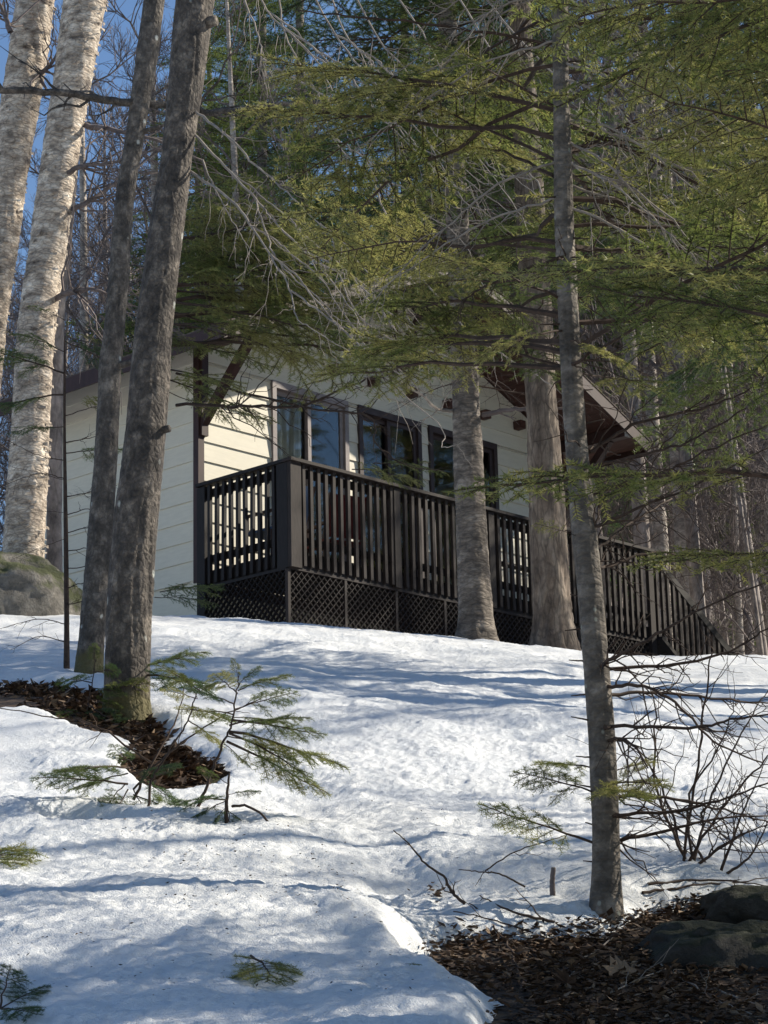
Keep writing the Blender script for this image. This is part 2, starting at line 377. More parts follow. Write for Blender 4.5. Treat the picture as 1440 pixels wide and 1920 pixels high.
# ------------------------------------------------------------------ house and deck (local x along front wall, y into the house)
HA = R_(46.75)
CRN = np.array([-1.009, 23.958, 7.230]); ZB = 1.15
hu = np.array([math.cos(HA), math.sin(HA), 0]); hv = np.array([-math.sin(HA), math.cos(HA), 0])
HLOC = (CRN[0], CRN[1], CRN[2] - ZB)
def hw(u, v, z): return CRN + hu * u + hv * v + np.array([0, 0, z])
def hlocal(x, y):
    d = np.array([x - CRN[0], y - CRN[1], 0]); return d @ hu, d @ hv
house = thing('house', 'cream sided house with brown trim, low gable roof and glass doors onto the deck', 'house', HLOC, HA)
def hb(name, x0, x1, y0, y1, z0, z1, mat, parent, mshare=None):
    cx, cy, cz = (x0 + x1) / 2, (y0 + y1) / 2, (z0 + z1) / 2
    g = G().box(x0 - cx, x1 - cx, y0 - cy, y1 - cy, z0 - cz, z1 - cz)
    o = g.obj(name, mat, parent); o.location = (cx, cy, cz + (ZB if parent in (house,) or parent.name.startswith('deck') else 0))
    if parent.name.startswith(('wall', 'gable')): o.location = (cx, cy, cz + ZB)
    return o
W, LEN, EAVE, RIDGE = 6.6, 3.3, 2.92, 4.42
FV = 1.5                                          # front wall plane
OPEN = [(1.156, 2.443), (2.629, 3.765), (3.917, 5.236)]
OPZ = (0.2, 2.70)
segs = [(0, OPEN[0][0]), (OPEN[0][1], OPEN[1][0]), (OPEN[1][1], OPEN[2][0]), (OPEN[2][1], W)]
# backing walls
g = G()
for a, b_ in segs: g.box(a + .002, b_ - .002, FV + .025, FV + .14, -1.0 + ZB, OPZ[1] + ZB)
g.box(.002, W - .002, FV + .025, FV + .14, OPZ[1] + .001 + ZB, EAVE + ZB)
for a, b_ in OPEN: g.box(a + .002, b_ - .002, FV + .025, FV + .14, -1 + ZB, OPZ[0] - .002 + ZB)
wf = g.obj('wall', MT['siding'], house)
wl = G().box(.02, .14, FV + .15, FV + LEN, -.6 + ZB, EAVE + ZB).obj('wall', MT['siding'], house)
wr = G().box(W - .14, W - .02, FV + .15, FV + LEN, -.6 + ZB, EAVE + ZB).obj('wall', MT['siding'], house)
wb = G().box(0, W, FV + LEN + .001, FV + LEN + .12, -.6 + ZB, EAVE + ZB).obj('wall', MT['siding'], house)
gw = G().prism([(.02, EAVE + .001 + ZB), (W - .02, EAVE + .001 + ZB), (W / 2, RIDGE + ZB - .03)], FV + .025, FV + .14).obj('gable_wall', MT['siding'], house)
gwb = G().prism([(.02, EAVE + .001 + ZB), (W - .02, EAVE + .001 + ZB), (W / 2, RIDGE + ZB - .03)], FV + LEN, FV + LEN + .12).obj('gable_wall', MT['siding'], house)
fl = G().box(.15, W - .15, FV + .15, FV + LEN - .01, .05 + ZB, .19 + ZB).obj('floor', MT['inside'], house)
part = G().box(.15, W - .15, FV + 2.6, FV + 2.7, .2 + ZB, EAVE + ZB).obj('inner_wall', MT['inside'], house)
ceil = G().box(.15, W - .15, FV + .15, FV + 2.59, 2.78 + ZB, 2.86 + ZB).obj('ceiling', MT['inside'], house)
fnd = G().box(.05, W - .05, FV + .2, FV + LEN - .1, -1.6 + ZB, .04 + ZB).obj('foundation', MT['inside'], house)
# siding boards: front, gable, left, right; every course a board of its own, lower edge proud
ST = .2345
def board(parent, a, b_, z0, z1, along='x', at_=0.0, flip=1):
    zz0, zz1 = z0 + ZB, z1 + ZB; e = .004
    if along == 'x':
        prof = [(FV + .024, zz0 + e), (FV - .006, zz0 + e), (FV + .012, zz1 + .006), (FV + .024, zz1 + .006)]
        V = [(a, y, z) for y, z in prof] + [(b_, y, z) for y, z in prof]
    else:
        prof = [(at_ + .019 * flip, zz0 + e), (at_ - .011 * flip, zz0 + e), (at_ + .007 * flip, zz1 + .006), (at_ + .019 * flip, zz1 + .006)]
        V = [(x, a, z) for x, z in prof] + [(x, b_, z) for x, z in prof]
    Q = [(0, 1, 5, 4), (1, 2, 6, 5), (2, 3, 7, 6), (3, 0, 4, 7), (0, 3, 2, 1), (4, 5, 6, 7)]
    T = [t for q in Q for t in ((q[0], q[1], q[2]), (q[0], q[2], q[3]))]
    G().add(V, T).obj('siding_board', MT['siding'], parent)
k = 0
zc = .089
while zc < RIDGE - .15:
    z0, z1 = zc, zc + ST
    if z0 < OPZ[1] - .02:
        z1c = min(z1, EAVE) if z1 < OPZ[1] else z1
        for a, b_ in segs:
            board(wf, a + (.075 if a == 0 else .0), b_ - (.075 if b_ == W else .0), z0, min(z1, OPZ[1] - .006) if z1 > OPZ[1] else z1)
        if z1 > OPZ[1]: board(wf, .075, W - .075, OPZ[1], z1)
    elif z1 < EAVE: board(wf, .075, W - .075, z0, z1)
    else:
        s = max(0, (z1 - EAVE)) / (RIDGE - EAVE) * W / 2 + .06
        if W - 2 * s > .2: board(gw if z0 > EAVE - .1 else wf, s, W - s, z0, z1)
    if z1 < EAVE + .1:
        board(wl, FV + .075, FV + LEN - .05, z0, z1, 'y', 0.0, 1); board(wr, FV + .075, FV + LEN - .05, z0, z1, 'y', W, -1)
    zc = z1
for xx in (0, W):
    s = 1 if xx == 0 else -1
    hb('corner_trim', *(sorted((xx - .018 * s, xx + .072 * s))), FV - .018, FV + .070, .06, EAVE - .02, MT['trim'], house)
G().box(.075, W - .075, FV - .02, FV + .02, -.02 + ZB, .088 + ZB).obj('skirt_board', MT['trim'], house)
# glass doors
def sliding_door(a, b_, fm, lab, curtain):
    d = G()
    w = .065
    y0, y1 = FV - .03, FV + .10; z0, z1 = OPZ[0] + ZB, OPZ[1] + ZB
    d.box(a, a + w, y0, y1, z0, z1); d.box(b_ - w, b_, y0, y1, z0, z1); d.box(a + w, b_ - w, y0, y1, z1 - w - .02, z1); d.box(a + w, b_ - w, y0, y1, z0, z0 + .06)
    o = d.obj('sliding_door', fm, house); o['label'] = lab
    mid = (a + b_) / 2
    for i, (p, q, yy) in enumerate(((a + w, mid + .03, FV + .045), (mid - .03, b_ - w, FV + .005))):
        s = G(); sw = .055; zz0, zz1 = z0 + .062, z1 - w - .022
        s.box(p, p + sw, yy, yy + .035, zz0, zz1); s.box(q - sw, q, yy, yy + .035, zz0, zz1); s.box(p + sw, q - sw, yy, yy + .035, zz1 - sw, zz1); s.box(p + sw, q - sw, yy, yy + .035, zz0, zz0 + .08)
        s.obj('sash', fm, o)
        G().box(p + sw - .004, q - sw + .004, yy + .013, yy + .021, zz0 + .076, zz1 - sw + .004).obj('pane', MT['glass'], o)
    if curtain:
        xs_ = np.linspace(a + w, a + w + curtain * (b_ - a), 40); yy = FV + .26 + .03 * np.sin(xs_ * 60)
        V = np.concatenate([np.stack([xs_, yy, np.full(40, z0 + .05)], 1), np.stack([xs_, yy, np.full(40, z1 - .03)], 1), np.stack([xs_, yy + .004, np.full(40, z0 + .05)], 1), np.stack([xs_, yy + .004, np.full(40, z1 - .03)], 1)])
        i = np.arange(39); T = np.concatenate([np.stack([i, i + 1, i + 41], 1), np.stack([i, i + 41, i + 40], 1), np.stack([i + 80, i + 121, i + 81], 1), np.stack([i + 80, i + 120, i + 121], 1)])
        G().add(V, T).obj('curtain', MT['curtain'], o, True)
sliding_door(*OPEN[0], MT['greyframe'], 'grey framed sliding glass door with pale curtain', .5)
sliding_door(*OPEN[1], MT['frame'], 'dark framed sliding glass door', 0)
sliding_door(*OPEN[2], MT['frame'], 'dark framed sliding glass door', .18)
# beam ends above the doors
for i in range(8):
    uu = 1.47 + .70 * i
    hb('beam_end', uu - .05, uu + .05, FV - .13, FV + .02, 2.985, 3.095, MT['redwood'], house)
# roof
OVL, OVR, OE, RF = .70, .38, .30, FV + LEN + .25
pitch = (RIDGE - EAVE) / (W / 2)
def zr(u): return RIDGE + .02 - abs(u - W / 2) * pitch
g = G()
for s in (-1, 1):
    ue = W / 2 + s * (W / 2 + (OVL if s < 0 else OVR))
    pr = [(W / 2, zr(W / 2)), (ue, zr(ue)), (ue, zr(ue) + .05), (W / 2, zr(W / 2) + .05)]
    if s > 0: pr = pr[::-1]
    g.prism([(x, z + ZB) for x, z in pr], OE, RF)
roof = g.obj('roof', MT['redwood'], house)
for s in (-1, 1):                                   # shingle courses
    n = 22; Lr = W / 2 + (OVL if s < 0 else OVR)
    for i in range(n):
        a = W / 2 + s * Lr * (1 - i / n) ; b_ = W / 2 + s * Lr * (1 - (i + 1.25) / n) if i < n - 1 else W / 2
        pr = [(a, zr(a) + .052), (b_, zr(b_) + .053), (b_, zr(b_) + .058), (a, zr(a) + .078)]
        if s < 0: pass
        G().prism([(x, z + ZB) for x, z in (pr if s < 0 else pr[::-1])], OE - .03, RF + .03).obj('shingle_course', MT['shingle'], roof)
for s in (-1, 1):
    ue = W / 2 + s * (W / 2 + (OVL if s < 0 else OVR))
    pr = [(W / 2, zr(W / 2) - .13), (ue, zr(ue) - .13), (ue, zr(ue) + .051), (W / 2, zr(W / 2) + .051)]
    if s > 0: pr = pr[::-1]
    G().prism([(x, z + ZB) for x, z in pr], OE - .022, OE - .001).obj('rake_fascia', MT['trim'], roof)
    a, b_ = sorted((ue, ue + s * .022))
    G().box(a, b_, OE - .022, RF, zr(ue) - .13 + ZB, zr(ue) + .05 + ZB).obj('eave_fascia', MT['trim'], roof)
# purlins, braces, king post
for uu, zt in ((.06, zr(.06) - .002), (W / 2, zr(W / 2) - .03), (W - .06, zr(W - .06) - .002)):
    zz = zt - .16
    G().box(uu - .06, uu + .06, OE + .02, FV - .01, zz + ZB, zt + ZB).obj('purlin', MT['trim'], house)
    G().box(uu - .061, uu + .061, OE + .004, OE + .018, zz - .001 + ZB, zt + ZB).obj('purlin_cap', MT['palewood'], house)
    G().beam((uu, FV - .02, zz - .86 + ZB), (uu, FV - .88, zz + .02 + ZB), .09, .10).obj('knee_brace', MT['trim'], house)
    G().box(uu - .05, uu + .05, FV - .05, FV - .007, zz - 1.02 + ZB, zz + ZB).obj('wall_post', MT['trim'], house)

# ---- deck
deck = thing('deck', 'dark stained raised deck with baluster railing, lattice skirting and side stairs', 'deck', HLOC, HA)
DL = 6.45                                          # length along the wall
PW = .0
G().box(.03, DL, .05, FV - .022, .10 + ZB, .145 + ZB).obj('floor', MT['deck'], deck)
for i in range(46):
    x0 = .03 + i * .14; G().box(x0, x0 + .134, .012, FV - .024, .147 + ZB, .172 + ZB).obj('floor_board', MT['deck'], deck)
G().box(.0, DL, .0, .045, -.02 + ZB, .142 + ZB).obj('rim_joist', MT['deck'], deck)
G().box(-.0, .04, .047, FV - .03, -.02 + ZB, .142 + ZB).obj('rim_joist', MT['deck'], deck)
def post(u0, u1, v0, v1, z0, z1, mat='decklit'): return hb('post', u0, u1, v0, v1, z0, z1, MT[mat], deck)
post(-.055, .105, -.055, .0 - .002, -.03, 1.15)        # broad corner board, front
hb('post', -.055, -.003, .002, .17, -.03, 1.15, MT['deck'], deck)
hb('post', .012, .10, .05, .14, .18, 1.12, MT['deck'], deck)
for uu in (1.64, 3.28, 4.92, 6.40): post(uu - .05, uu + .05, -.054, -.002, -.02 if uu < 6 else -1.0, 1.14)
hb('post', -.054, -.004, FV - .16, FV - .03, -.6, 1.14, MT['deck'], deck)
# rails
hb('top_rail', -.075, DL + .03, -.085, .06, 1.152, 1.188, MT['decklit'], deck)
hb('top_rail', -.074, .06, .062, FV - .024, 1.152, 1.188, MT['deck'], deck)
for (za, zb) in ((1.02, 1.11), (.26, .34)):
    hb('inner_rail', .11, DL, .003, .042, za, zb, MT['deck'], deck)
    hb('inner_rail', .003, .042, .16, FV - .03, za, zb, MT['deck'], deck)
bal = G().box(-.021, .021, -.02, .02, -.57, .57).mesh('baluster', MT['decklit'])
uu = .165
posts_u = (1.64, 3.28, 4.92, 6.40)
while uu < 6.36:
    if all(abs(uu - p) > .075 for p in posts_u):
        o = link('baluster', bal, deck, (uu, -.023, .575 + ZB)); o.rotation_euler = (random.uniform(-.006, .006), random.uniform(-.008, .008), random.uniform(-.05, .05))
    uu += .1165
bal2 = G().box(-.02, .02, -.021, .021, -.57, .57).mesh('baluster', MT['deck'])  # side balusters in the darker wood, their shade painted in
vv = .235
while vv < FV - .2:
    o = link('baluster', bal2, deck, (-.023, vv, .575 + ZB)); o.rotation_euler = (random.uniform(-.008, .008), random.uniform(-.006, .006), random.uniform(-.05, .05)); vv += .1165
# lattice skirting
def lattice(L, H):
    g = G(); p = .088
    for lay, s in ((0, 1), (1, -1)):
        k = -int(H / p) - 2
        while k * p < L + H + .2:
            x0 = k * p
            # line x = x0 + s*t , z = t
            if s > 0: t0, t1 = max(0, -x0), min(H, L - x0)
            else: t0, t1 = max(0, x0 - L), min(H, x0)
            if t1 - t0 > .05: g.beam((x0 + s * t0, lay * .009, t0), (x0 + s * t1, lay * .009, t1), .036 if 0 else .008, .036)
            k += 1
    return g
LH = .98
for a, b_ in ((-.03, .80), (.84, 1.62), (1.66, 2.44), (2.48, 3.26), (3.30, 4.08), (4.12, 4.90), (4.94, 6.38)):
    o = tag(lattice(b_ - a, LH).obj('lattice_panel', MT['lattice'], deck), kind='stuff'); o.location = (a, .012, -1.03 + ZB)
    hb('lattice_strip', b_ + .002, b_ + .038, -.012, .03, -1.05, -.052, MT['lattice'], deck)
hb('lattice_strip', -.04, 6.42, -.014, .032, -.05, -.021, MT['lattice'], deck)
hb('lattice_strip', -.072, -.033, -.014, .03, -1.05, -.052, MT['decklit'], deck)
o = tag(lattice(FV - .1, LH).obj('lattice_panel', MT['deck'], deck), kind='stuff'); o.location = (-.03, .04, -1.03 + ZB); o.rotation_euler = (0, 0, math.pi / 2)
hb('lattice_strip', -.052, -.012, .034, FV - .04, -.05, -.021, MT['deck'], deck)
# stairs running down along the wall
nst, rise, run = 7, .18, .27
for i in range(nst):
    z = .17 - (i + 1) * rise; x = DL + .02 + i * run
    hb('stair_tread', x, x + run + .02, .0, 1.2, z - .04, z, MT['deck'], deck)
for vv in (-.03, 1.2):
    G().beam((DL, vv, .02 + ZB), (DL + nst * run, vv, .02 - nst * rise + ZB), .05, .24).obj('stair_stringer', MT['deck'], deck)
    G().beam((DL, vv, 1.14 + ZB), (DL + nst * run, vv, 1.14 - nst * rise + ZB), .10, .05).obj('stair_rail', MT['deck'], deck)
    for i in range(15):
        x = DL + .08 + i * .118; z = 1.1 - (x - DL) / run * rise
        o = link('baluster', bal, deck, (x, vv, z - .54 + ZB))
    x = DL + nst * run; hb('post', x - .05, x + .05, vv - .05, vv + .05, -1.6, 1.2 - nst * rise, MT['deck'], deck)
hb('post', DL + .1, DL + .24, 1.17, 1.23, -.9, 1.1, MT['deck'], deck)
hb('top_rail', 4.95, DL + .03, FV - .3, FV - .16, 1.0, 1.03, MT['deck'], deck)

# deck furniture glimpsed through the railing
def deck_chair(u, v, rz, mat, label, tip=0.0):
    p = hw(u, v, .173)
    t = thing('deck_chair', label, 'chair', tuple(p), HA + rz, 'chairs behind the railing')
    G().box(-.24, .24, -.22, .24, .40, .43).obj('seat', mat, t)
    for x in (-.24, .24): G().beam((x, .24, .43), (x, .42, .93), .03, .03).obj('back_post', MT['trim'], t)
    G().add([(-.23, .26, .45), (.23, .26, .45), (.23, .41, .92), (-.23, .41, .92), (-.23, .275, .445), (.23, .275, .445), (.23, .425, .915), (-.23, .425, .915)], [(0, 1, 2), (0, 2, 3), (4, 6, 5), (4, 7, 6)]).obj('backrest', mat, t)
    for x in (-.23, .23):
        for y in (-.2, .22): G().box(x - .015, x + .015, y - .015, y + .015, 0, .40).obj('leg', MT['trim'], t)
        G().box(x - .02, x + .02, -.22, .3, .60, .63).obj('armrest', MT['trim'], t)
        G().box(x - .013, x + .013, -.2, -.17, .43, .60).obj('armrest_post', MT['trim'], t)
deck_chair(.55, .85, math.pi, MT['blue'], 'blue fabric chair in the deck corner behind the railing')
deck_chair(1.45, .80, math.pi * .9, MT['red'], 'red fabric chair behind the deck railing')

# ------------------------------------------------------------------ plant meshes
def fir_bough(seed, bare=.12, nlen=.0155, nw=.0030, step=.0034, sec=26, tert=True, spread=.40, droop=.10, needles=True, rad=.0075, mneedle=1):
    r = np.random.default_rng(seed); g = G(); tw = []
    def stem(P0, d, L, rr, n, curve, lev):
        t = np.linspace(0, 1, n); d = d / np.linalg.norm(d)
        side = np.array([-d[1], d[0], 0]) * r.normal(0, .10)
        P = P0 + d * L * t[:, None] + (side + np.array([0, 0, curve])) * L * (t ** 2)[:, None]
        P[1:] += r.normal(0, .010 * L, (n - 1, 3)) * np.array([1, 1, .6])
        g.tube(P, rr * (1 - .75 * t), 4 if lev == 0 else 3, 0)
        return P
    M = stem(np.zeros(3), np.array([1, 0, droop * .9]), 1.0, rad, 9, -droop, 0)
    def along(P, t):
        k = t * (len(P) - 1); i = min(int(k), len(P) - 2); return P[i] + (P[i + 1] - P[i]) * (k - i), P[i + 1] - P[i]
    tw.append((M, max(bare, .6), 1.0))
    for i in range(sec):
        t = bare + (1 - bare) * (i + .5) / sec * .97; t = min(.985, t + r.normal(0, .008)); s = 1 if i % 2 else -1
        p, d = along(M, t); d = d / np.linalg.norm(d)
        L = spread * ((1 - t) ** .75) * min(1, .45 + 2.2 * (t - bare)) * r.uniform(.75, 1.2) + .05
        a = R_(r.uniform(42, 62)) * s
        dd = np.array([d[0] * math.cos(a) - d[1] * math.sin(a), d[0] * math.sin(a) + d[1] * math.cos(a), d[2] + r.normal(.0, .12)])
        Q = stem(p, dd, L, rad * .36, 6, -r.uniform(.02, .22), 1); tw.append((Q, .10, 1.0))
        if tert and L > .08:
            nt_ = max(2, int(L / .042))
            for j in range(nt_):
                tt = .18 + .78 * (j + .5) / nt_; s2 = 1 if (j + i) % 2 else -1
                p2, d2 = along(Q, tt); d2 = d2 / np.linalg.norm(d2); a2 = R_(r.uniform(38, 60)) * s2
                d3 = np.array([d2[0] * math.cos(a2) - d2[1] * math.sin(a2), d2[0] * math.sin(a2) + d2[1] * math.cos(a2), d2[2] + r.normal(-.05, .18)])
                L2 = min(.16, L * .45 * (1 - tt * .7)) * r.uniform(.6, 1.25) + .015
                tw.append((stem(p2, d3, L2, rad * .2, 3, -r.uniform(0, .25), 2), .0, 1.0))
    if needles:
        A, D = [], []
        for P, t0, t1 in tw:
            seg = np.linalg.norm(np.diff(P, axis=0), axis=1); L = seg.sum(); n = int(L * (t1 - t0) / step)
            if n < 1: continue
            ts = np.linspace(t0, t1, n); cum = np.concatenate([[0], np.cumsum(seg)]) / L
            pos = np.stack([np.interp(ts, cum, P[:, c]) for c in range(3)], 1)
            k = np.clip(np.searchsorted(cum, ts) - 1, 0, len(seg) - 1); dr = (np.diff(P, axis=0) / seg[:, None])[k]
            A.append(pos); D.append(dr)
        A = np.concatenate(A); D = np.concatenate(D); n = len(A)
        for s in (-1, 1):
            up = np.array([0, 0, 1.0]); sd = np.cross(D, up); sd /= np.linalg.norm(sd, axis=1)[:, None] + 1e-9
            dirn = D * r.uniform(.25, .8, (n, 1)) + s * sd * r.uniform(.5, 1.0, (n, 1)) + up * r.normal(.15, .40, (n, 1))
            dirn /= np.linalg.norm(dirn, axis=1)[:, None]
            ln = nlen * r.uniform(.7, 1.25, (n, 1)); wv = np.cross(dirn, r.normal(0, 1, (n, 3)) * .6 + up); wv /= np.linalg.norm(wv, axis=1)[:, None] + 1e-9
            b0 = A - wv * nw * .5; b1 = A + wv * nw * .5 ; tip = A + dirn * ln
            V = np.stack([b0, b1, tip], 1).reshape(-1, 3); g.add(V, np.arange(3 * n).reshape(-1, 3), mneedle)
    return g
mats_f = [MT['twig'], MT['needle']]; mats_d = [MT['twig'], MT['needle_dark']]
GB = [fir_bough(100 + i, bare=.14, spread=.42, droop=.08 + .05 * (i % 3)) for i in range(5)]
BOUGH = [g_.mesh('fir_bough', mats_f) for g_ in GB]
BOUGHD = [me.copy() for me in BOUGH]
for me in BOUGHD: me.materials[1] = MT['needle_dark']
OUTER = [fir_bough(140 + i, bare=.42, spread=.36, droop=.10, sec=20).mesh('fir_bough', mats_f) for i in range(4)]
SPRIG = [fir_bough(160 + i, bare=.22, nlen=.046, nw=.0052, step=.0080, sec=16, tert=True, spread=.40, droop=.10, rad=.012).mesh('sprig', mats_f) for i in range(4)]
SPRIGD = [me.copy() for me in SPRIG]
for me in SPRIGD: me.materials[1] = MT['needle_dark']
DEAD = [fir_bough(180 + i, bare=.12, sec=14, spread=.34, droop=.05, needles=False, rad=.0052).mesh('dead_branch', [MT['twig']]) for i in range(4)]
LOD = [fir_bough(200 + i, bare=.10, nlen=.034, nw=.0085, step=.017, sec=18, spread=.42, droop=.16, rad=.006) for i in range(3)]

def fir_crown(seed, H, z0, Rmax, n, dark=True):
    r = np.random.default_rng(seed); g = G()
    for i in range(n):
        t = (i + r.uniform(0, 1)) / n; z = z0 + (H - z0) * t; L = Rmax * (1 - t) ** .75 * r.uniform(.65, 1.15) + .15
        az = i * 2.39996 + r.normal(0, .3); el = r.uniform(-.28, .12) + .35 * t
        A = (0, 0, z); B = (math.cos(az) * math.cos(el) * L, math.sin(az) * math.cos(el) * L, z + math.sin(el) * L)
        g.addg(LOD[int(r.integers(0, 3))], aim(A, B, r.normal(0, .25)))
    return g.mesh('crown', mats_d if dark else mats_f)
CROWN = [fir_crown(1, 11, 1.6, 2.3, 95), fir_crown(2, 14, 3.0, 2.6, 105), fir_crown(3, 9, 1.0, 1.9, 85, False)]
CROWN_H = [11, 14, 9]
def stem_mesh(H, r0, mat, seed, n=10, bend=.15):
    r = np.random.default_rng(seed); t = np.linspace(0, 1, 26)
    P = np.stack([bend * np.sin(t * 3 + r.uniform(0, 6)), bend * np.sin(t * 2.3 + r.uniform(0, 6)), t * H], 1); P[:, :2] -= P[0, :2]; P[0, 2] = -.4
    R = r0 * (1 - t) ** .8 + .012; R[0] *= 1.35; R[1] *= 1.08
    return G().tube(P, R, n).mesh('trunk', mat, True), P
FTR = [stem_mesh(h, .13, MT['fir'], 30 + i)[0] for i, h in enumerate(CROWN_H)]
def put_fir(x, y, k, sc, rz, label, group):
    t = thing('fir_tree', label, 'tree', (x, y, gz(x, y, soil) - .05), rz, group)
    a = link('trunk', FTR[k], t); c = link('crown', CROWN[k], t); a.scale = c.scale = (sc, sc, sc); return t

def bare_tree(seed, H, r0, mat, twig, nl1=22, start=.25):
    r = np.random.default_rng(seed); me, P = stem_mesh(H, r0, mat, seed, 9, .22)
    g = G()
    def grow(p, d, L, rad, lev):
        n = (7, 5, 4, 3)[lev]; t = np.linspace(0, 1, n); d = d / np.linalg.norm(d); bendv = r.normal(0, .16, 3); bendv[2] += .12
        Q = p + d * L * t[:, None] + bendv * L * (t ** 2)[:, None]; Q[1:] += r.normal(0, .02 * L, (n - 1, 3))
        g.tube(Q, rad * (1 - .8 * t) + .0022, (5, 4, 3, 3)[lev], 0)
        if lev == 3: return
        for i in range((8, 6, 4)[lev]):
            tt = r.uniform(.22, 1.0); k = tt * (n - 1); ii = min(int(k), n - 2); pp = Q[ii] + (Q[ii + 1] - Q[ii]) * (k - ii)
            ax = Q[ii + 1] - Q[ii]; ax = ax / np.linalg.norm(ax); o = r.normal(0, 1, 3); o -= ax * (o @ ax); o /= np.linalg.norm(o)
            a = R_(r.uniform(28, 55)); grow(pp, ax * math.cos(a) + o * math.sin(a) + np.array([0, 0, .15]), L * r.uniform(.3, .55), rad * .45, lev + 1)
    for i in range(nl1):
        t = start + (1 - start) * (i + r.uniform(0, 1)) / nl1; k = t * 25; ii = min(int(k), 24); p = P[ii] + (P[ii + 1] - P[ii]) * (k - ii)
        az = i * 2.4 + r.normal(0, .4); el = r.uniform(.35, .95)
        grow(p, np.array([math.cos(az) * math.cos(el), math.sin(az) * math.cos(el), math.sin(el)]), H * .22 * (1.15 - t) + .5, r0 * .30 * (1.1 - t) + .006, 0)
    return me, g.mesh('crown', [twig])
BARE = [bare_tree(300 + i, h, r0, MT['farbirch' if i in (1, 4) else 'farbark'], MT['greytwig'], n, st) for i, (h, r0, n, st) in enumerate(((15, .13, 20, .25), (13, .10, 17, .2), (17, .16, 20, .4), (9, .06, 14, .12), (16, .11, 18, .3)))]

# ------------------------------------------------------------------ background woods
def in_house(x, y, m=1.2):
    u, v = hlocal(x, y); return -1.2 - m < u < W + 1.9 + m and -m - .4 < v < FV + LEN + 1 + m
rw = random.Random(11)
KIND = {0: 'slender bare grey tree', 2: 'tall bare grey tree', 1: 'thin pale barked bare tree', 4: 'tall pale barked bare tree', 3: 'spindly bare sapling'}
spots = []
def far_tree(x, y, k, px):
    where = 'in the woods beyond the shaggy birches' if px < 330 else ('in the woods beyond the deck stairs' if px > 1100 else 'in the woods behind the house roof')
    if y > 62: where = where.replace('in the woods', 'deep in the woods')
    t = thing('bare_tree', KIND[k] + ' ' + where, 'tree', (x, y, gz(x, y, soil) - .1), rw.uniform(0, 6.28), KIND[k] + 's ' + where)
    s = rw.uniform(.8, 1.2); a = link('trunk', BARE[k][0], t); c = link('crown', BARE[k][1], t); a.scale = c.scale = (s, s, s)
    spots.append((x, y))
n = 0
while n < 150:
    y = 27 + 75 * rw.random() ** 1.1; px = rw.uniform(-60, 1500) if n % 5 else rw.uniform(1100, 1480); x = (px - 720) / FPX * y
    if y < 34 and px < 1130: continue
    if in_house(x, y): continue
    if 540 < px < 800 and rw.random() < .75: continue
    if px < 330 and rw.random() < .55: continue
    if 330 < px < 1060 and rw.random() < .5: continue
    if any((x - a) ** 2 + (y - b_) ** 2 < .5 for a, b_ in spots): continue
    far_tree(x, y, rw.choice((0, 0, 1, 2, 3, 3, 4)), px); n += 1
for i, (px, Y, k, sc) in enumerate(((455, 37, 1, 1.25), (545, 41, 0, 1.7), (395, 46, 1, 1.4), (510, 50, 1, 1.5), (430, 56, 0, 1.9), (640, 47, 2, 1.5), (790, 40, 1, 1.35), (905, 43, 1, 1.5), (250, 56, 1, .95), (175, 62, 0, .9), (1010, 38, 1, 1.3), (1180, 62, 1, 1.0), (1330, 55, 0, 1.3), (335, 50, 0, 1.2), (860, 60, 0, 1.5))):
    x = (px - 720) / FPX * Y
    if in_house(x, Y): Y += 8; x = (px - 720) / FPX * Y
    wh = 'beyond the shaggy birches' if px < 340 else ('beyond the left slope of the roof' if px < 600 else ('beyond the roof ridge' if px < 1050 else 'beyond the deck stairs')); put_fir(x, Y, k, sc, i * 1.3, 'dark dense fir tree in the woods ' + wh, 'dark firs ' + wh)
# unseen trees added on the sunny side: shade for yard and deck, dark reflections
for i, (x, y, k, sc) in enumerate(((4.4, 7.7, 2, .85), (9.5, 11.4, 2, .8), (10.2, 16.6, 2, .8), (12.5, 19.0, 0, .7), (10.6, 29.5, 1, .7), (17, 25, 2, .95), (19, 28, 2, .9), (22, 23.5, 0, .75), (24, 30, 2, 1.05), (20.5, 33, 2, 1.0), (27, 26, 0, .9), (15.5, 31.5, 2, .8), (18, 22.5, 2, .8), (21, 26.5, 2, 1.0), (16.5, 28, 2, .85), (23, 28, 0, .8), (25.5, 28.5, 2, 1.0), (18.5, 30.5, 2, 1.0), (29, 30, 0, .9), (22.5, 31, 0, .8), (10.5, 26.2, 2, 1.0), (12.2, 28.2, 2, 1.05), (13.6, 26.4, 2, 1.1), (11.6, 30.2, 2, 1.0), (14.6, 29.0, 2, 1.1), (9.8, 28.3, 2, 1.2), (12.8, 24.4, 2, 1.0), (7.8, 28.6, 2, .95), (8.6, 31.2, 2, 1.0))):
    put_fir(x, y, k, sc, i * 2.1, 'unseen fir tree added at the sunny edge of the snowy yard to block light', 'firs at the edge of the yard')
for i, (x, y, k) in enumerate(((7.5, 17.5, 0), (9, 24.5, 0), (6.8, 16.2, 0), (9.5, 18.8, 4), (7.0, 11.4, 3))):
    t = thing('bare_tree', 'unseen bare tree added at the sunny edge of the snowy yard to cast shade', 'tree', (x, y, gz(x, y, soil) - .1), i * 1.7, 'bare trees at the edge of the yard')
    link('trunk', BARE[k][0], t); link('crown', BARE[k][1], t)

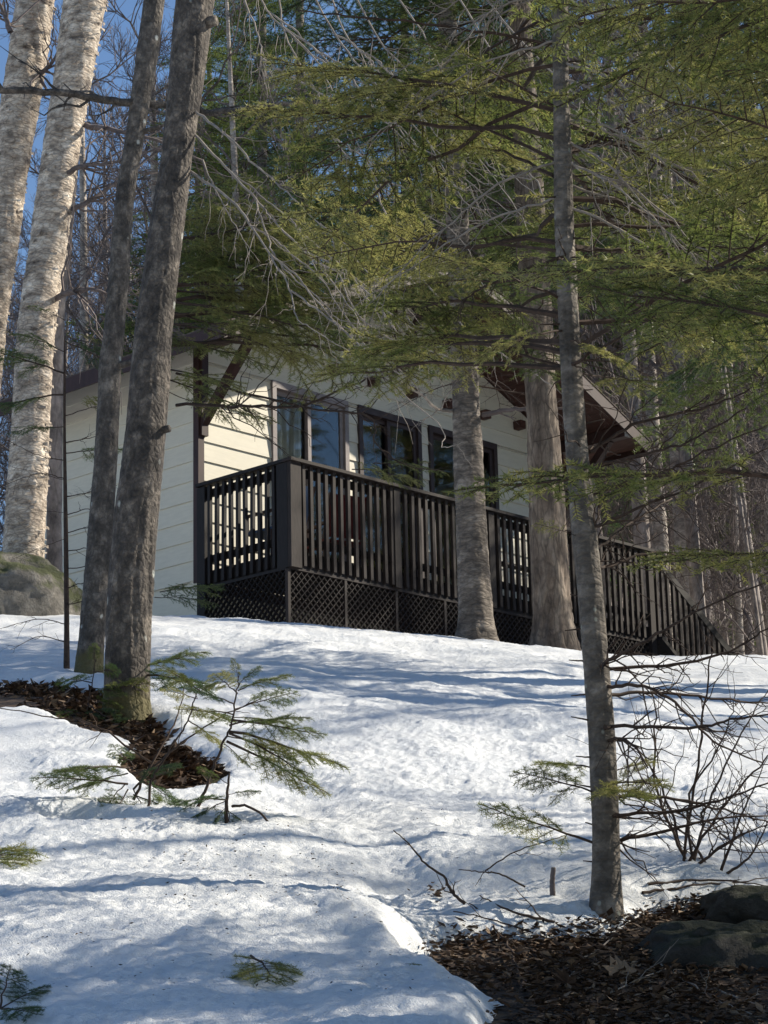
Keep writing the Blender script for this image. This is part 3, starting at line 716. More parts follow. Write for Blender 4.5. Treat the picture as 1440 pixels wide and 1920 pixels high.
# the rest of the clearing's edge, all round the yard
rr_ = random.Random(3)
for i in range(64):
    a = rr_.uniform(0, 6.283); d = rr_.uniform(24, 46); x = d * math.cos(a); y = 12 + d * math.sin(a)
    if y > 22 and abs(x) < .22 * y + 4: continue
    if -.25 < a < 1.1 or a > 6.0: d = 48 + 1.1 * (d - 24); x = d * math.cos(a); y = 12 + d * math.sin(a)
    if i % 2: put_fir(x, y, i % 3, rr_.uniform(.8, 1.2), a * 5, 'unseen fir tree added at the sunny edge of the snowy yard to block light' if x > 0 and y > 0 else 'fir tree in the woods around the clearing', 'firs at the edge of the yard' if x > 0 and y > 0 else 'firs around the clearing')
    else:
        t = thing('bare_tree', 'bare tree in the woods around the clearing', 'tree', (x, y, gz(x, y, soil) - .1), a * 3, 'bare trees around the clearing'); k = i % 5
        link('trunk', BARE[k][0], t); link('crown', BARE[k][1], t)

# ------------------------------------------------------------------ hero trees
def trunk(rows, Y, mat, parent, seed, nseg=28, rough=.05, extra=4.0, top_r=.6, lump=.0, ridge=0, flare=1.0, dy=0.0):
    """rows: (photo y, left edge, right edge) down to the foot; returns object and axis function"""
    rows = sorted(rows); ys_ = np.array([r[0] for r in rows], float)
    C = np.array([at((a + b_) / 2, y, Y) for y, a, b_ in rows]); R = np.array([(b_ - a) / 2 * Y / FPX for y, a, b_ in rows])
    C = C[::-1]; R = R[::-1]                                        # foot first
    d = C[-1] - C[-2]; d /= np.linalg.norm(d)
    C = np.concatenate([C, [C[-1] + d * extra]]); R = np.concatenate([R, [R[-1] * top_r]])
    C = np.concatenate([[C[0] + np.array([0, 0, -.45]) * 1.0], C]); R = np.concatenate([[R[0] * 1.5 * flare], R])
    L = np.concatenate([[0], np.cumsum(np.linalg.norm(np.diff(C, axis=0), axis=1))])
    k = int(min(480, L[-1] / .014)); s = np.linspace(0, L[-1], k)
    from_sp = spline(np.concatenate([C, R[:, None], L[:, None]], 1), 400)
    P = np.stack([np.interp(s, L, C[:, i]) for i in range(3)], 1)
    # smooth the joints
    ker = np.ones(9) / 9
    for i in range(2):
        q = np.pad(P[:, i], 4, mode='edge'); P[:, i] = np.convolve(q, ker, 'valid')
    Rr = np.interp(s, L, R); q = np.pad(Rr, 4, mode='edge'); Rr = np.convolve(q, ker, 'valid')
    th = np.arange(nseg) * 2 * math.pi / nseg
    TH, SS = np.meshgrid(th, s)
    cx, cy = np.cos(TH) * 2.0, np.sin(TH) * 2.0
    nz = fbm(cx * 1.6 + 5 * seed, SS * 3.0 + cy * 1.6, 3, seed) * rough * 1.6 + lump * vnoise(cx + 3, SS * 1.3 + cy, seed + 5)
    nz += rough * 1.1 * vnoise(cx * 4.5 + seed, SS * 18 + cy * 4.5, seed + 8)
    nz += rough * .7 * np.abs(vnoise(cx * 8 + seed, SS * 42 + cy * 8, seed + 18)) - rough * .8 * sstep(.25, .45, np.abs(vnoise(cx * 3 + seed, SS * 7 + cy * 3, seed + 28)))
    if ridge: nz += ridge * vnoise(TH * 5.1 + fbm(cx, SS * 2 + cy, 2, 3) * 1.5, SS * 2.2, seed + 9) * (np.cos(TH * 0) )
    RR = Rr[:, None] * (1 + nz)
    V = np.stack([P[:, 0:1] + np.cos(TH) * RR, P[:, 1:2] + np.sin(TH) * RR, np.repeat(P[:, 2:3], nseg, 1)], -1).reshape(-1, 3)
    base = np.array([C[1][0], C[1][1], C[1][2]])
    if parent.location.length == 0: parent.location = tuple(base)
    V = V - np.array(parent.location)
    i = np.arange(k - 1)[:, None] * nseg; j = np.arange(nseg)[None]; j2 = (j + 1) % nseg
    q0 = (i + j).ravel(); q1 = (i + j2).ravel()
    T = np.concatenate([np.stack([q0, q1, q1 + nseg], 1), np.stack([q0, q1 + nseg, q0 + nseg], 1)])
    o = G().add(V, T).obj('trunk', mat, parent, True)
    def axisf(py):
        px = np.interp(py, ys_, [(r[1] + r[2]) / 2 for r in rows]); return px
    return o, P, Rr, axisf
def limb(parent, pts, r0, r1, mat, name='branch', n=None, sides=5, wig=.012, twigs=0, tl=.25, seed=0, tdown=.3):
    """branch through world points, with side twigs, one mesh in the parent's frame"""
    r = np.random.default_rng(seed); P = spline(np.asarray(pts, float), n or max(8, 5 * len(pts)))
    L = np.linalg.norm(np.diff(P, axis=0), axis=1).sum(); P[1:-1] += r.normal(0, wig * min(L, 1.2) * .4, (len(P) - 2, 3))
    t = np.linspace(0, 1, len(P)); g = G(); g.tube(P, r0 + (r1 - r0) * t, sides)
    for i in range(twigs):
        tt = r.uniform(.12, .97); k = tt * (len(P) - 1); ii = min(int(k), len(P) - 2); p = P[ii] + (P[ii + 1] - P[ii]) * (k - ii)
        ax = P[ii + 1] - P[ii]; ax = ax / np.linalg.norm(ax); o = r.normal(0, 1, 3); o -= ax * (o @ ax); o /= np.linalg.norm(o)
        a = R_(r.uniform(25, 60)); d = ax * math.cos(a) + o * math.sin(a) + np.array([0, 0, -tdown * r.random()]); l = tl * r.uniform(.35, 1.2) * (1.15 - .6 * tt); m_ = 6
        u = np.linspace(0, 1, m_); Q = p + d * l * u[:, None] + np.array([0, 0, r.uniform(-.1, .25)]) * l * (u ** 2)[:, None]; Q[1:] += r.normal(0, .03 * l, (m_ - 1, 3))
        rr = (r0 + (r1 - r0) * tt) * .5; g.tube(Q, rr * (1 - .75 * u) + .0006, 3)
        for j in range(int(r.integers(0, 3))):
            e = Q[int(r.integers(2, m_ - 1))]; d2 = d + r.normal(0, .5, 3); Q2 = e + d2 * l * .4 * np.linspace(0, 1, 4)[:, None]; Q2[1:] += r.normal(0, .02 * l, (3, 3)); g.tube(Q2, rr * .45 * (1 - .7 * np.linspace(0, 1, 4)) + .0005, 3)
    V, T, M = g.arr(); g.V = [V - np.array(parent.location)]
    return g.obj(name, mat, parent, True)
def px_limb(parent, poly, r0, r1, mat, **kw):
    return limb(parent, [at(x, y, Y) for x, y, Y in poly], r0, r1, mat, **kw)
def px_bough(parent, a, b_, meshes, roll=0.0, wide=1.0, k=None, name='bough'):
    me = meshes[(k if k is not None else random.randrange(99)) % len(meshes)]
    return childw(name, me, parent, aim(at(*a), at(*b_), roll, wide))

# --- big grey maple
Y4 = float(shit(238, 1352)[1])
T4 = thing('maple_tree', 'thick leaning grey maple trunk with lichen spots and mossy foot', 'tree')
r4 = [(0, 325, 405), (150, 313, 385), (300, 300, 362), (450, 275, 345), (600, 253, 327), (700, 243, 320), (830, 232, 310), (900, 222, 305), (1000, 211, 294), (1100, 202, 288), (1200, 196, 282), (1300, 194, 281), (1355, 190, 286)]
o, P4, R4, ax4 = trunk(r4, Y4, MT['maple'], T4, 4, 72, .05, 3.5, .7, .05)
# --- second maple
Y3 = float(shit(165, 1262)[1])
T3 = thing('maple_tree', 'slimmer grey maple trunk standing just behind the thick leaning one', 'tree')
r3 = [(0, 268, 310), (110, 253, 297), (250, 236, 272), (330, 222, 258), (400, 213, 250), (520, 203, 243), (600, 196, 236), (690, 184, 228), (740, 184, 226), (850, 177, 222), (1000, 165, 212), (1100, 156, 205), (1200, 148, 196), (1265, 138, 194)]
o, P3, R3, ax3 = trunk(r3, Y3, MT['maple2'], T3, 5, 56, .06, 3.5, .7, .07)
# stubs and knots
for t_, py, ax_, Y_, rr in ((T4, 815, ax4, Y4, .03), (T4, 50, ax4, Y4, .045), (T3, 690, ax3, Y3, .03), (T3, 250, ax3, Y3, .02)):
    x = ax_(py); p = at(x, py, Y_); e = at(x + 46, py - 12, Y_ - .06); limb(t_, [p, (p + e) / 2, e], rr, rr * .7, MT['maple'], 'knot', sides=8, wig=0)
# horizontal boughs of the slim maple
px_limb(T3, [(265, 196, Y3), (180, 184, Y3 - .1), (90, 172, Y3 - .2), (-30, 168, Y3 - .3)], .030, .022, MT['maple'], twigs=8, tl=.5, seed=3)
px_limb(T3, [(250, 192, Y3), (330, 200, Y3 + .2), (410, 210, Y3 + .3), (520, 196, Y3 + .4), (600, 190, Y3 + .6), (700, 180, Y3 + .8)], .030, .013, MT['maple'], twigs=14, tl=.6, seed=4)
# --- birches behind the boulder
Y1 = float(shit(60, 1158)[1]) + .8
TB2 = thing('birch_tree', 'large shaggy yellow birch trunk, the right one beside its leaning partner', 'tree')
r2 = [(0, 118, 205), (160, 95, 172), (300, 73, 148), (450, 55, 128), (600, 32, 106), (800, 20, 94), (1000, 8, 86), (1120, 0, 84)]
oB2, PB2, RB2, axb2 = trunk(r2, Y1, MT['birch'], TB2, 6, 48, .06, 5, .7, .06)
TB1 = thing('birch_tree', 'shaggy yellow birch trunk leaning out behind its thicker partner', 'tree')
r1 = [(0, 28, 106), (160, 5, 82), (300, -15, 58), (450, -25, 36), (600, -42, 14), (800, -60, -6), (1000, -72, -16), (1110, -78, -20)]
oB1, PB1, RB1, axb1 = trunk(r1, Y1 + .5, MT['birch'], TB1, 7, 48, .07, 5, .7, .06)
TB3 = thing('birch_tree', 'grey stem half hidden between the yellow birch and the house wall', 'tree')
r5 = [(400, 112, 140), (600, 92, 121), (800, 88, 118), (1000, 86, 116), (1110, 84, 118)]
trunk(r5, Y1 + .9, MT['farbark'], TB3, 8, 20, .06, 5, .7, .06)
def peel(tree, P, R, n, seed):                    # curled bark flakes
    r = np.random.default_rng(seed); g = G()
    for i in range(n):
        k = int(r.integers(16, len(P) - 60)); th = r.uniform(-2.6, .9); w = r.uniform(.02, .07); h = r.uniform(.008, .03); rad = R[k] * 1.01
        pts = []
        for a in np.linspace(0, 1, 4):
            tt = th + a * w / R[k]; rr = rad + .022 * (a ** 2) * r.uniform(.5, 1.4)
            for s in (-1, 1): pts.append((P[k][0] + math.cos(tt) * rr, P[k][1] + math.sin(tt) * rr, P[k][2] + s * h / 2 + r.normal(0, .003)))
        g.add(np.array(pts) - np.array(tree.location), [(0, 1, 3), (0, 3, 2), (2, 3, 5), (2, 5, 4), (4, 5, 7), (4, 7, 6)])
    tag(g.obj('peeling_bark', MT['birch'], tree), kind='stuff')
peel(TB2, PB2, RB2, 520, 1); peel(TB1, PB1, RB1, 420, 2)
for i, (tr, pts) in enumerate(((TB1, [(60, 150, Y1 + .5), (95, 120, Y1 + .3), (120, 75, Y1 + .2)]), (TB2, [(160, 235, Y1), (215, 245, Y1 - .2), (290, 262, Y1 - .2), (380, 300, Y1)]), (TB2, [(110, 330, Y1), (160, 310, Y1 - .3), (215, 305, Y1 - .4), (320, 270, Y1 - .4)]),
                               (TB2, [(120, 400, Y1), (170, 375, Y1), (240, 330, Y1 + .2), (330, 250, Y1 + .4)]), (TB2, [(100, 560, Y1), (140, 545, Y1 - .3), (185, 545, Y1 - .3), (230, 575, Y1 - .2)]), (TB1, [(20, 60, Y1), (5, 20, Y1), (-20, -40, Y1)]))):
    px_limb(tr, pts, .030, .006, MT['greytwig'], twigs=16, tl=.9, seed=20 + i)

# --- right hand fir
Y5 = float(shit(1132, 1700)[1])
T5 = thing('fir_tree', 'slender young fir by the mossy boulder with bare lower branches', 'tree')
r5 = [(0, 1034, 1066), (150, 1036, 1068), (400, 1038, 1076), (560, 1044, 1084), (700, 1051, 1092), (850, 1060, 1103), (1000, 1072, 1120), (1100, 1082, 1131), (1250, 1094, 1143), (1400, 1104, 1155), (1550, 1111, 1161), (1650, 1110, 1163), (1705, 1104, 1168)]
oT5, P5, R5, ax5 = trunk(r5, Y5, MT['fir'], T5, 9, 56, .045, 4.5, .35, .03)
low = [  # (polyline in photo pixels, depth offsets at the end)
    ([(1075, 470), (1180, 468), (1300, 462), (1450, 470)], .3), ([(1085, 540), (1160, 505), (1240, 470)], .4), ([(1090, 675), (1200, 610), (1330, 530), (1450, 430)], -.3),
    ([(1112, 845), (1180, 800), (1300, 770), (1390, 740), (1450, 690)], .1), ([(1112, 873), (1200, 855), (1290, 828), (1400, 765)], -.2), ([(1116, 925), (1220, 892), (1300, 860), (1450, 790)], .3),
    ([(1122, 985), (1200, 950), (1270, 925), (1450, 835)], -.1), ([(1130, 1020), (1190, 975), (1260, 935)], .5), ([(1140, 1240), (1230, 1190), (1320, 1140), (1450, 1085)], -.3),
    ([(1145, 1255), (1290, 1243), (1380, 1215), (1450, 1170)], .1), ([(1147, 1288), (1200, 1286), (1270, 1320), (1340, 1390), (1430, 1430)], -.2), ([(1150, 1302), (1250, 1300), (1370, 1312), (1450, 1318)], .4),
    ([(1155, 1362), (1290, 1365), (1370, 1350), (1450, 1338)], -.4), ([(1160, 1385), (1190, 1400), (1215, 1440)], -.3), ([(1162, 1492), (1260, 1498), (1340, 1515), (1450, 1545)], .2),
    ([(1164, 1528), (1270, 1520), (1350, 1500), (1450, 1465)], -.2), ([(1166, 1575), (1260, 1555), (1340, 1535), (1440, 1530)], .1), ([(1140, 1060), (1240, 1035), (1340, 1068)], .4),
    ([(1060, 690), (960, 660), (880, 640)], .3), ([(1048, 484), (925, 530), (865, 565)], -.1), ([(1038, 80), (890, 58), (700, 33), (560, 20)], .2), ([(1066, 85), (1160, 72), (1240, 60)], .3), ([(1078, 285), (1190, 225), (1300, 180)], .3)]
for i, (pl, dz) in enumerate(low):
    pl = [(ax5(pl[0][1] + 6), pl[0][1] + 6)] + pl; n_ = len(pl); px_limb(T5, [(x, y, Y5 + dz * k / (n_ - 1)) for k, (x, y) in enumerate(pl)], .0085, .0028, MT['twig'], name='dead_branch', twigs=16, tl=.22, seed=60 + i, tdown=.5, wig=.01)
for i in range(26):                                # short broken stubs
    py = 60 + i * 62 + random.uniform(-15, 15); s = random.choice((-1, 1)); x = ax5(py)
    px_limb(T5, [(x, py, Y5), (x + s * random.uniform(32, 60), py + random.uniform(-14, 8), Y5 + random.uniform(-.05, .05))], .005, .002, MT['twig'], name='stub', seed=i)
rq = random.Random(91)
for i in range(22):                                # lichen-pale dead branches slanting down
    py = rq.uniform(-260, 420); x = ax5(max(py, 0)); s = -1 if i % 3 == 0 else 1; L = rq.uniform(200, 420); k = rq.uniform(.45, .95); d = rq.uniform(-.6, .5)
    px_limb(T5, [(x, py, Y5), (x + s * L * .35, py + L * .2 * k, Y5 + d * .4), (x + s * L * .7, py + L * .6 * k, Y5 + d * .7), (x + s * L, py + L * k, Y5 + d)], .0055, .0016, MT['paletwig'], name='dead_branch', twigs=16, tl=.2, seed=1200 + i, tdown=.6)
# live boughs up the fir
rf = random.Random(5)
for i in range(70):
    py = 660 - i * 18; x = ax5(max(0, py)) + (min(0, py) * .01); A = at(x, py, Y5); az = i * 2.4 + rf.gauss(0, .35); L = rf.uniform(1.1, 1.75) * (1 if i < 44 else .75)
    if math.cos(az) < -.5 and math.sin(az) < .3 and py > 330: continue
    if math.sin(az) < -.25 and abs(math.cos(az)) < .75: continue
    el = rf.uniform(-.05, .35); B = A + np.array([math.cos(az) * math.cos(el), math.sin(az) * math.cos(el), math.sin(el)]) * L
    childw('bough', rf.choice(OUTER + BOUGH[:2]), T5, aim(A, B, rf.gauss(0, .35)))
# boughs reaching left across the house front
for a, b_, w in (((1045, 470, Y5), (560, 425, Y5 + .5), 1.0), ((1045, 455, Y5), (620, 470, Y5 + .9), 1.0), ((1050, 560, Y5), (800, 470, Y5 - .5), 1.0), ((1055, 600, Y5), (860, 560, Y5 + .6), .9),
                 ((1058, 690, Y5), (560, 690, Y5 + .9), .85), ((1055, 660, Y5), (640, 640, Y5 + 1.2), .8), ((1040, 300, Y5), (700, 180, Y5 + .6), 1.), ((1040, 200, Y5), (760, 60, Y5 - .4), 1.), ((1038, 330, Y5), (830, 260, Y5 + .9), 1.), ((1052, 590, Y5), (660, 560, Y5 + 1.0), .9), ((1050, 530, Y5), (720, 520, Y5 + .3), .9), ((1060, 620, Y5), (930, 650, Y5 - .5), 1.), ((1062, 640, Y5), (1200, 690, Y5 - .5), 1.), ((1064, 700, Y5), (1230, 730, Y5 + .6), 1.), ((1056, 610, Y5), (1000, 700, Y5 + .9), .9), ((1090, 1010, Y5), (1010, 975, Y5 - .2), .8)):
    px_bough(T5, a, b_, OUTER, rf.gauss(.1, .25), w)
for a, b_ in (((1130, 1490, Y5), (960, 1450, Y5 - .12)), ((1120, 1440, Y5), (1010, 1432, Y5 + .2)), ((1140, 1470, Y5), (1265, 1470, Y5 - .25)), ((1140, 1450, Y5), (1230, 1425, Y5 + .15)), ((1135, 1480, Y5), (1190, 1490, Y5 - .4)), ((1112, 1580, Y5), (905, 1528, Y5 + .1))):
    px_bough(T5, a, b_, SPRIG, rf.gauss(0, .3), 1.1, name='sprig')

# --- neighbouring fir just outside the frame, its boughs fill the upper right
Y8 = Y5 - 1.55; x8 = (1900 - 720) / FPX * Y8
T8 = thing('fir_tree', 'leafy fir whose yellow green boughs reach in beside the bare-branched young fir', 'tree', (x8, Y8, gz(x8, Y8) - .05))
me8, _ = stem_mesh(9.5, .11, MT['fir'], 77); link('trunk', me8, T8)
for i in range(74):
    z = 1.2 + 5.5 * i / 74; az = i * 2.4 + rf.gauss(0, .4); L = rf.uniform(1.0, 1.75) * (1 - .4 * i / 74); el = rf.uniform(-.18, .3)
    A = np.array([x8, Y8, T8.location.z + z]); B = A + np.array([math.cos(az) * math.cos(el), math.sin(az) * math.cos(el), math.sin(el)]) * L
    if z < 1.9 and (math.cos(az) < -.2 and rf.random() < .35): continue
    childw('bough', rf.choice(BOUGH + OUTER[:2]), T8, aim(A, B, rf.gauss(0, .4)))
# --- fir further up the slope behind it
Y9 = Y5 + 8.6; x9 = (1590 - 720) / FPX * Y9
T9 = thing('fir_tree', 'darker fir up the slope behind the leafy boughs', 'tree', (x9, Y9, gz(x9, Y9) - .05))
me9, _ = stem_mesh(10, .13, MT['fir'], 78); link('trunk', me9, T9)
for i in range(70):
    z = 2.6 + 6.2 * i / 70; az = i * 2.4 + rf.gauss(0, .4); L = rf.uniform(1.4, 2.3) * (1 - .45 * i / 70); el = rf.uniform(-.3, .15)
    A = np.array([x9, Y9, T9.location.z + z]); B = A + np.array([math.cos(az) * math.cos(el), math.sin(az) * math.cos(el), math.sin(el)]) * L
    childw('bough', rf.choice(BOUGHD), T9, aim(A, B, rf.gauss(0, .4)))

# --- two trees by the deck
p6 = at(893, 1182, 21.6)
T6 = thing('birch_tree', 'grey plated trunk in front of the deck railing, beside the glass doors', 'tree')
Y6 = 21.6
r6 = [(480, 838, 884), (650, 843, 896), (760, 847, 899), (900, 851, 909), (1000, 855, 914), (1100, 859, 921), (1160, 859, 925), (1184, 855, 931)]
oT6, P6, R6, ax6 = trunk(r6, Y6, MT['deckbark'], T6, 12, 48, .06, 7, .45, .05)
px_limb(T6, [(905, 778, Y6), (960, 768, Y6 - .2), (1010, 766, Y6 - .3), (1062, 765, Y6 - .3)], .028, .012, MT['greytwig'], twigs=4, tl=.4, seed=90)
px_limb(T6, [(850, 770, Y6), (815, 765, Y6 - .3), (790, 740, Y6 - .5), (740, 715, Y6 - .7), (715, 700, Y6 - .8)], .02, .006, MT['paletwig'], twigs=6, tl=.5, seed=91)
for i in range(54):                               # dead twiggy branches high on the trunk
    py = 720 - i * 13; A = at(868 + (py - 650) * .047, py, Y6); az = i * 2.4; L = rf.uniform(.9, 2.0); el = rf.uniform(-.35, .1)
    B = A + np.array([math.cos(az) * math.cos(el), math.sin(az) * math.cos(el), math.sin(el)]) * L
    childw('dead_branch', rf.choice(DEAD), T6, aim(A, B, rf.gauss(0, .4)))
for i in range(60):
    py = 480 - i * 15; A = at(868 + (py - 650) * .047, py, Y6); az = i * 2.4 + 1; L = rf.uniform(1.3, 2.3) * (.65 if math.sin(az) < -.1 else 1); el = rf.uniform(-.3, .1)
    B = A + np.array([math.cos(az) * math.cos(el), math.sin(az) * math.cos(el), math.sin(el)]) * L
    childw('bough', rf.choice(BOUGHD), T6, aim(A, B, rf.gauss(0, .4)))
T7 = thing('cedar_tree', 'stout flaky brown trunk in front of the deck end of the railing', 'tree')
Y7 = 21.2
r7 = [(500, 972, 1030), (650, 979, 1040), (760, 985, 1046), (900, 990, 1056), (1000, 992, 1060), (1100, 996, 1067), (1170, 998, 1076), (1195, 994, 1084)]
oT7, P7, R7, ax7 = trunk(r7, Y7, MT['cedar'], T7, 13, 48, .05, 7, .45, .06, .10)
for i in range(40):
    py = 640 - i * 28; A = at(1008 + (py - 650) * .06, py, Y7); az = i * 2.4; L = rf.uniform(1.2, 2.3) * (.6 if math.sin(az) < -.1 else 1); el = rf.uniform(-.35, .1)
    B = A + np.array([math.cos(az) * math.cos(el), math.sin(az) * math.cos(el), math.sin(el)]) * L
    childw('bough' if i % 3 else 'dead_branch', rf.choice(BOUGHD if i % 3 else DEAD), T7, aim(A, B, rf.gauss(0, .4)))

# --- drooping pale twiggy branches of the thick maple
LB = [(405, -40, Y4), (520, -70, Y4 - .3), (700, -80, Y4 - .8), (900, -60, Y4 - 1.2)]
px_limb(T4, [(372, -20, Y4)] + LB, .05, .02, MT['maple'], seed=33)
droop = [[(362, 250), (430, 322), (480, 372), (520, 422), (590, 492), (640, 552), (700, 640), (762, 706)], [(358, 322), (430, 372), (470, 422), (505, 475), (545, 545), (556, 592), (592, 622), (660, 662)],
         [(362, 205), (420, 250), (475, 305), (530, 355), (600, 420), (625, 432)], [(440, -50), (482, 62), (492, 110), (520, 150)], [(520, -60), (530, 50), (575, 145), (600, 185), (625, 260), (700, 335), (760, 382), (860, 445), (915, 560)],
         [(560, -70), (625, 62), (690, 145), (760, 255), (830, 300), (905, 362), (1000, 425)], [(600, -72), (650, 72), (705, 112), (795, 195), (850, 232), (930, 300), (1010, 372)], [(470, -55), (500, 20), (590, 110), (640, 210), (660, 240)],
         [(640, -76), (700, 60), (760, 130), (860, 250), (960, 380), (1010, 470)], [(700, -78), (790, 60), (850, 170), (900, 260), (950, 340)], [(820, -65), (900, 60), (960, 150), (1030, 260), (1120, 350), (1230, 450)],
         [(860, -62), (980, 80), (1090, 190), (1190, 310), (1290, 400), (1430, 450)], [(480, 372), (500, 440), (530, 500), (600, 560), (640, 600), (720, 610)], [(590, 492), (680, 530), (720, 590), (760, 640), (800, 655), (870, 680)],
         [(700, 335), (730, 420), (790, 520), (860, 600), (900, 640), (1000, 700), (1040, 730)], [(560, 430), (640, 500), (700, 560), (780, 620), (850, 640)], [(380, 300), (400, 350), (440, 420), (470, 470)]]
rq = random.Random(17)
for i in range(16):
    x0, y0 = rq.uniform(420, 980), rq.uniform(150, 470); L = rq.uniform(160, 330); st = rq.choice([p for q in droop[:12] for p in q[1:-1] if p[0] < 1000])
    x0, y0 = st; pl = [(x0, y0)]
    for k in range(1, 6): pl.append((x0 + L * k / 5 * rq.uniform(.85, 1.1), y0 + L * (k / 5) ** 1.1 * rq.uniform(.7, 1.1)))
    pl.append((pl[-1][0] + rq.uniform(30, 60), pl[-1][1] + rq.uniform(-10, 25))); droop.append(pl)
for i, pl in enumerate(droop):
    dd = -.5 * (i % 4) / 3; px_limb(T4, [(x, y, Y4 + (0 if k == 0 and x < 400 else dd - .12 * k)) for k, (x, y) in enumerate(pl)], .0085 if i < 3 else .0062, .0018, MT['paletwig'], name='drooping_branch', twigs=(13 if i < 17 else 6), tl=.28, seed=400 + i, tdown=.7, wig=.008)

# --- green boughs between camera and house (a hemlock left of the maples whose stem is the thin dark one)
Y10 = float(shit(126, 1250)[1]) - .2
T10 = thing('young_fir', 'thin dark stemmed young fir beside the slim maple, before the boulder', 'tree')
trunk([(660, 119, 123), (830, 118, 124), (1000, 119, 128), (1150, 120, 130), (1255, 119, 131)], Y10, MT['twig'], T10, 14, 10, .03, .12, .3)
for a, b_ in (((121, 640), (230, 690)), ((121, 700), (-20, 660)), ((121, 740), (-40, 770)), ((121, 660), (20, 625)), ((121, 780), (230, 760)), ((121, 800), (10, 810)), ((122, 850), (235, 840)), ((122, 930), (215, 925)), ((122, 900), (0, 870)), ((123, 1010), (20, 1050)), ((123, 960), (40, 960)), ((121, 620), (190, 640)), ((121, 600), (60, 570))):
    px_bough(T10, (*a, Y10), (*b_, Y10 + rf.uniform(-.5, .3)), [OUTER, BOUGHD, SPRIGD][rf.randrange(3)] if a[1] < 900 else DEAD, rf.gauss(0, .3), 1.0)
for i in range(12):
    py = 830 + i * 34; s = rf.choice((-1, 1)); px_limb(T10, [(123, py, Y10), (123 + s * 50, py - 10, Y10 - .1), (123 + s * rf.uniform(70, 130), py + rf.uniform(-40, 30), Y10 - .2)], .004, .0015, MT['twig'], name='dead_branch', twigs=6, tl=.15, seed=i + 700)
Y11 = Y4 + 3.6; x11 = at(332, 900, Y11)[0]
T11 = thing('hemlock_tree', 'hemlock standing behind the thick maple, green boughs spread across the house front', 'tree')
trunk([(150, 330, 352), (300, 316, 340), (450, 300, 328), (600, 276, 306), (800, 256, 290), (1000, 240, 274), (1205, 224, 262)], Y11, MT['fir'], T11, 15, 14, .04, 2.5, .4)
for (y0, b_) in ((585, (560, 640)), (560, (480, 600)), (600, (620, 690)), (630, (520, 690)), (620, (400, 660)), (540, (420, 520)), (560, (700, 660)), (640, (860, 690)), (500, (540, 470)), (470, (450, 420)), (520, (620, 520)), (440, (430, 360)), (700, (520, 800)), (690, (470, 730)), (720, (430, 790)), (650, (790, 640)), (420, (560, 400)), (380, (480, 330)), (600, (300, 700)), (545, (470, 555)), (530, (560, 560)), (510, (430, 480)), (550, (640, 560)), (480, (660, 450)), (460, (600, 420)), (575, (400, 590)), (450, (720, 430)), (600, (760, 600)), (570, (840, 560)), (540, (760, 520)), (610, (520, 620)), (590, (680, 600))):
    px_bough(T11, (np.interp(y0, [300, 600, 800], [328, 292, 272]), y0, Y11), (*b_, Y11 + rf.uniform(-1.0, .6)), BOUGH + OUTER, rf.gauss(0, .3), .9)
px_bough(T11, (700, 868, Y11), (835, 884, Y11 - .2), BOUGH, .1, 1.2, 2); px_bough(T11, (660, 880, Y11), (800, 905, Y11 - .3), BOUGH, -.1, 1.2, 1)
px_limb(T11, [(330, 760, Y11), (450, 760, Y11 - .2), (560, 762, Y11 - .3), (660, 720, Y11 - .4), (760, 690, Y11 - .4), (850, 640, Y11 - .4)], .013, .004, MT['twig'], twigs=34, tl=.5, seed=801)
px_limb(T11, [(330, 700, Y11), (560, 762, Y11 - .3), (690, 780, Y11 - .4), (705, 830, Y11 - .4), (760, 872, Y11 - .3), (835, 884, Y11 - .2)], .010, .003, MT['twig'], twigs=20, tl=.35, seed=802)
px_bough(T11, (300, 1110, Y11), (425, 1098, Y11 - .3), BOUGHD, .1, 1.2); px_bough(T11, (290, 1120, Y11), (400, 1125, Y11 - .2), BOUGHD, -.2, 1.2)

# ------------------------------------------------------------------ boulders
def boulder(name, label, c, s, mat, seed, rz=0, amp=.16):
    import bmesh
    bm = bmesh.new(); bmesh.ops.create_icosphere(bm, subdivisions=5, radius=1)
    V = np.array([v.co[:] for v in bm.verts]); T = np.array([[v.index for v in f.verts] for f in bm.faces]); bm.free()
    n = fbm(V[:, 0] * 1.4 + seed, V[:, 1] * 1.4 + V[:, 2] * 1.1, 4, seed) * amp * 2 + .05 * fbm(V[:, 0] * 7, V[:, 1] * 7 + V[:, 2] * 6, 2, seed + 4)
    n = n + .06 * np.round(3 * fbm(V[:, 0] * 2.2 + V[:, 2], V[:, 1] * 2.2 - V[:, 2], 2, seed + 9)) / 1.5
    V = V * (1 + n)[:, None]; V = np.sign(V) * np.abs(V) ** .82
    V = V * np.array(s); o = G().add(V, T).obj(name, mat, None, True); o.location = c; o.rotation_euler = (0, 0, rz)
    return tag(o, label, 'rock')
pb = shit(40, 1165); Yb = pb[1] + .2; cb = at(40, 1120, Yb + .5)
boulder('boulder', 'pale lichen covered boulder at the foot of the shaggy birches', (cb[0] - .1, Yb + .55, cb[2] - .12), (.62, .5, .46), MT['rock'], 3, .5, .12)
cc = at(1345, 1770, Y5 - .55)
boulder('boulder', 'mossy boulder, darkened as if shaded, in the melted hollow beside the young fir', (cc[0] + .03, Y5 - .35, cc[2] - .05), (.30, .32, .15), MT['rock2'], 8, .3, .26)
cc = at(1480, 1690, Y5 - .1)
boulder('stone', 'low shade-darkened stone behind the mossy boulder under dead branches', (cc[0], Y5 + .1, cc[2] - .02), (.28, .2, .10), MT['rock2'], 12, .1)

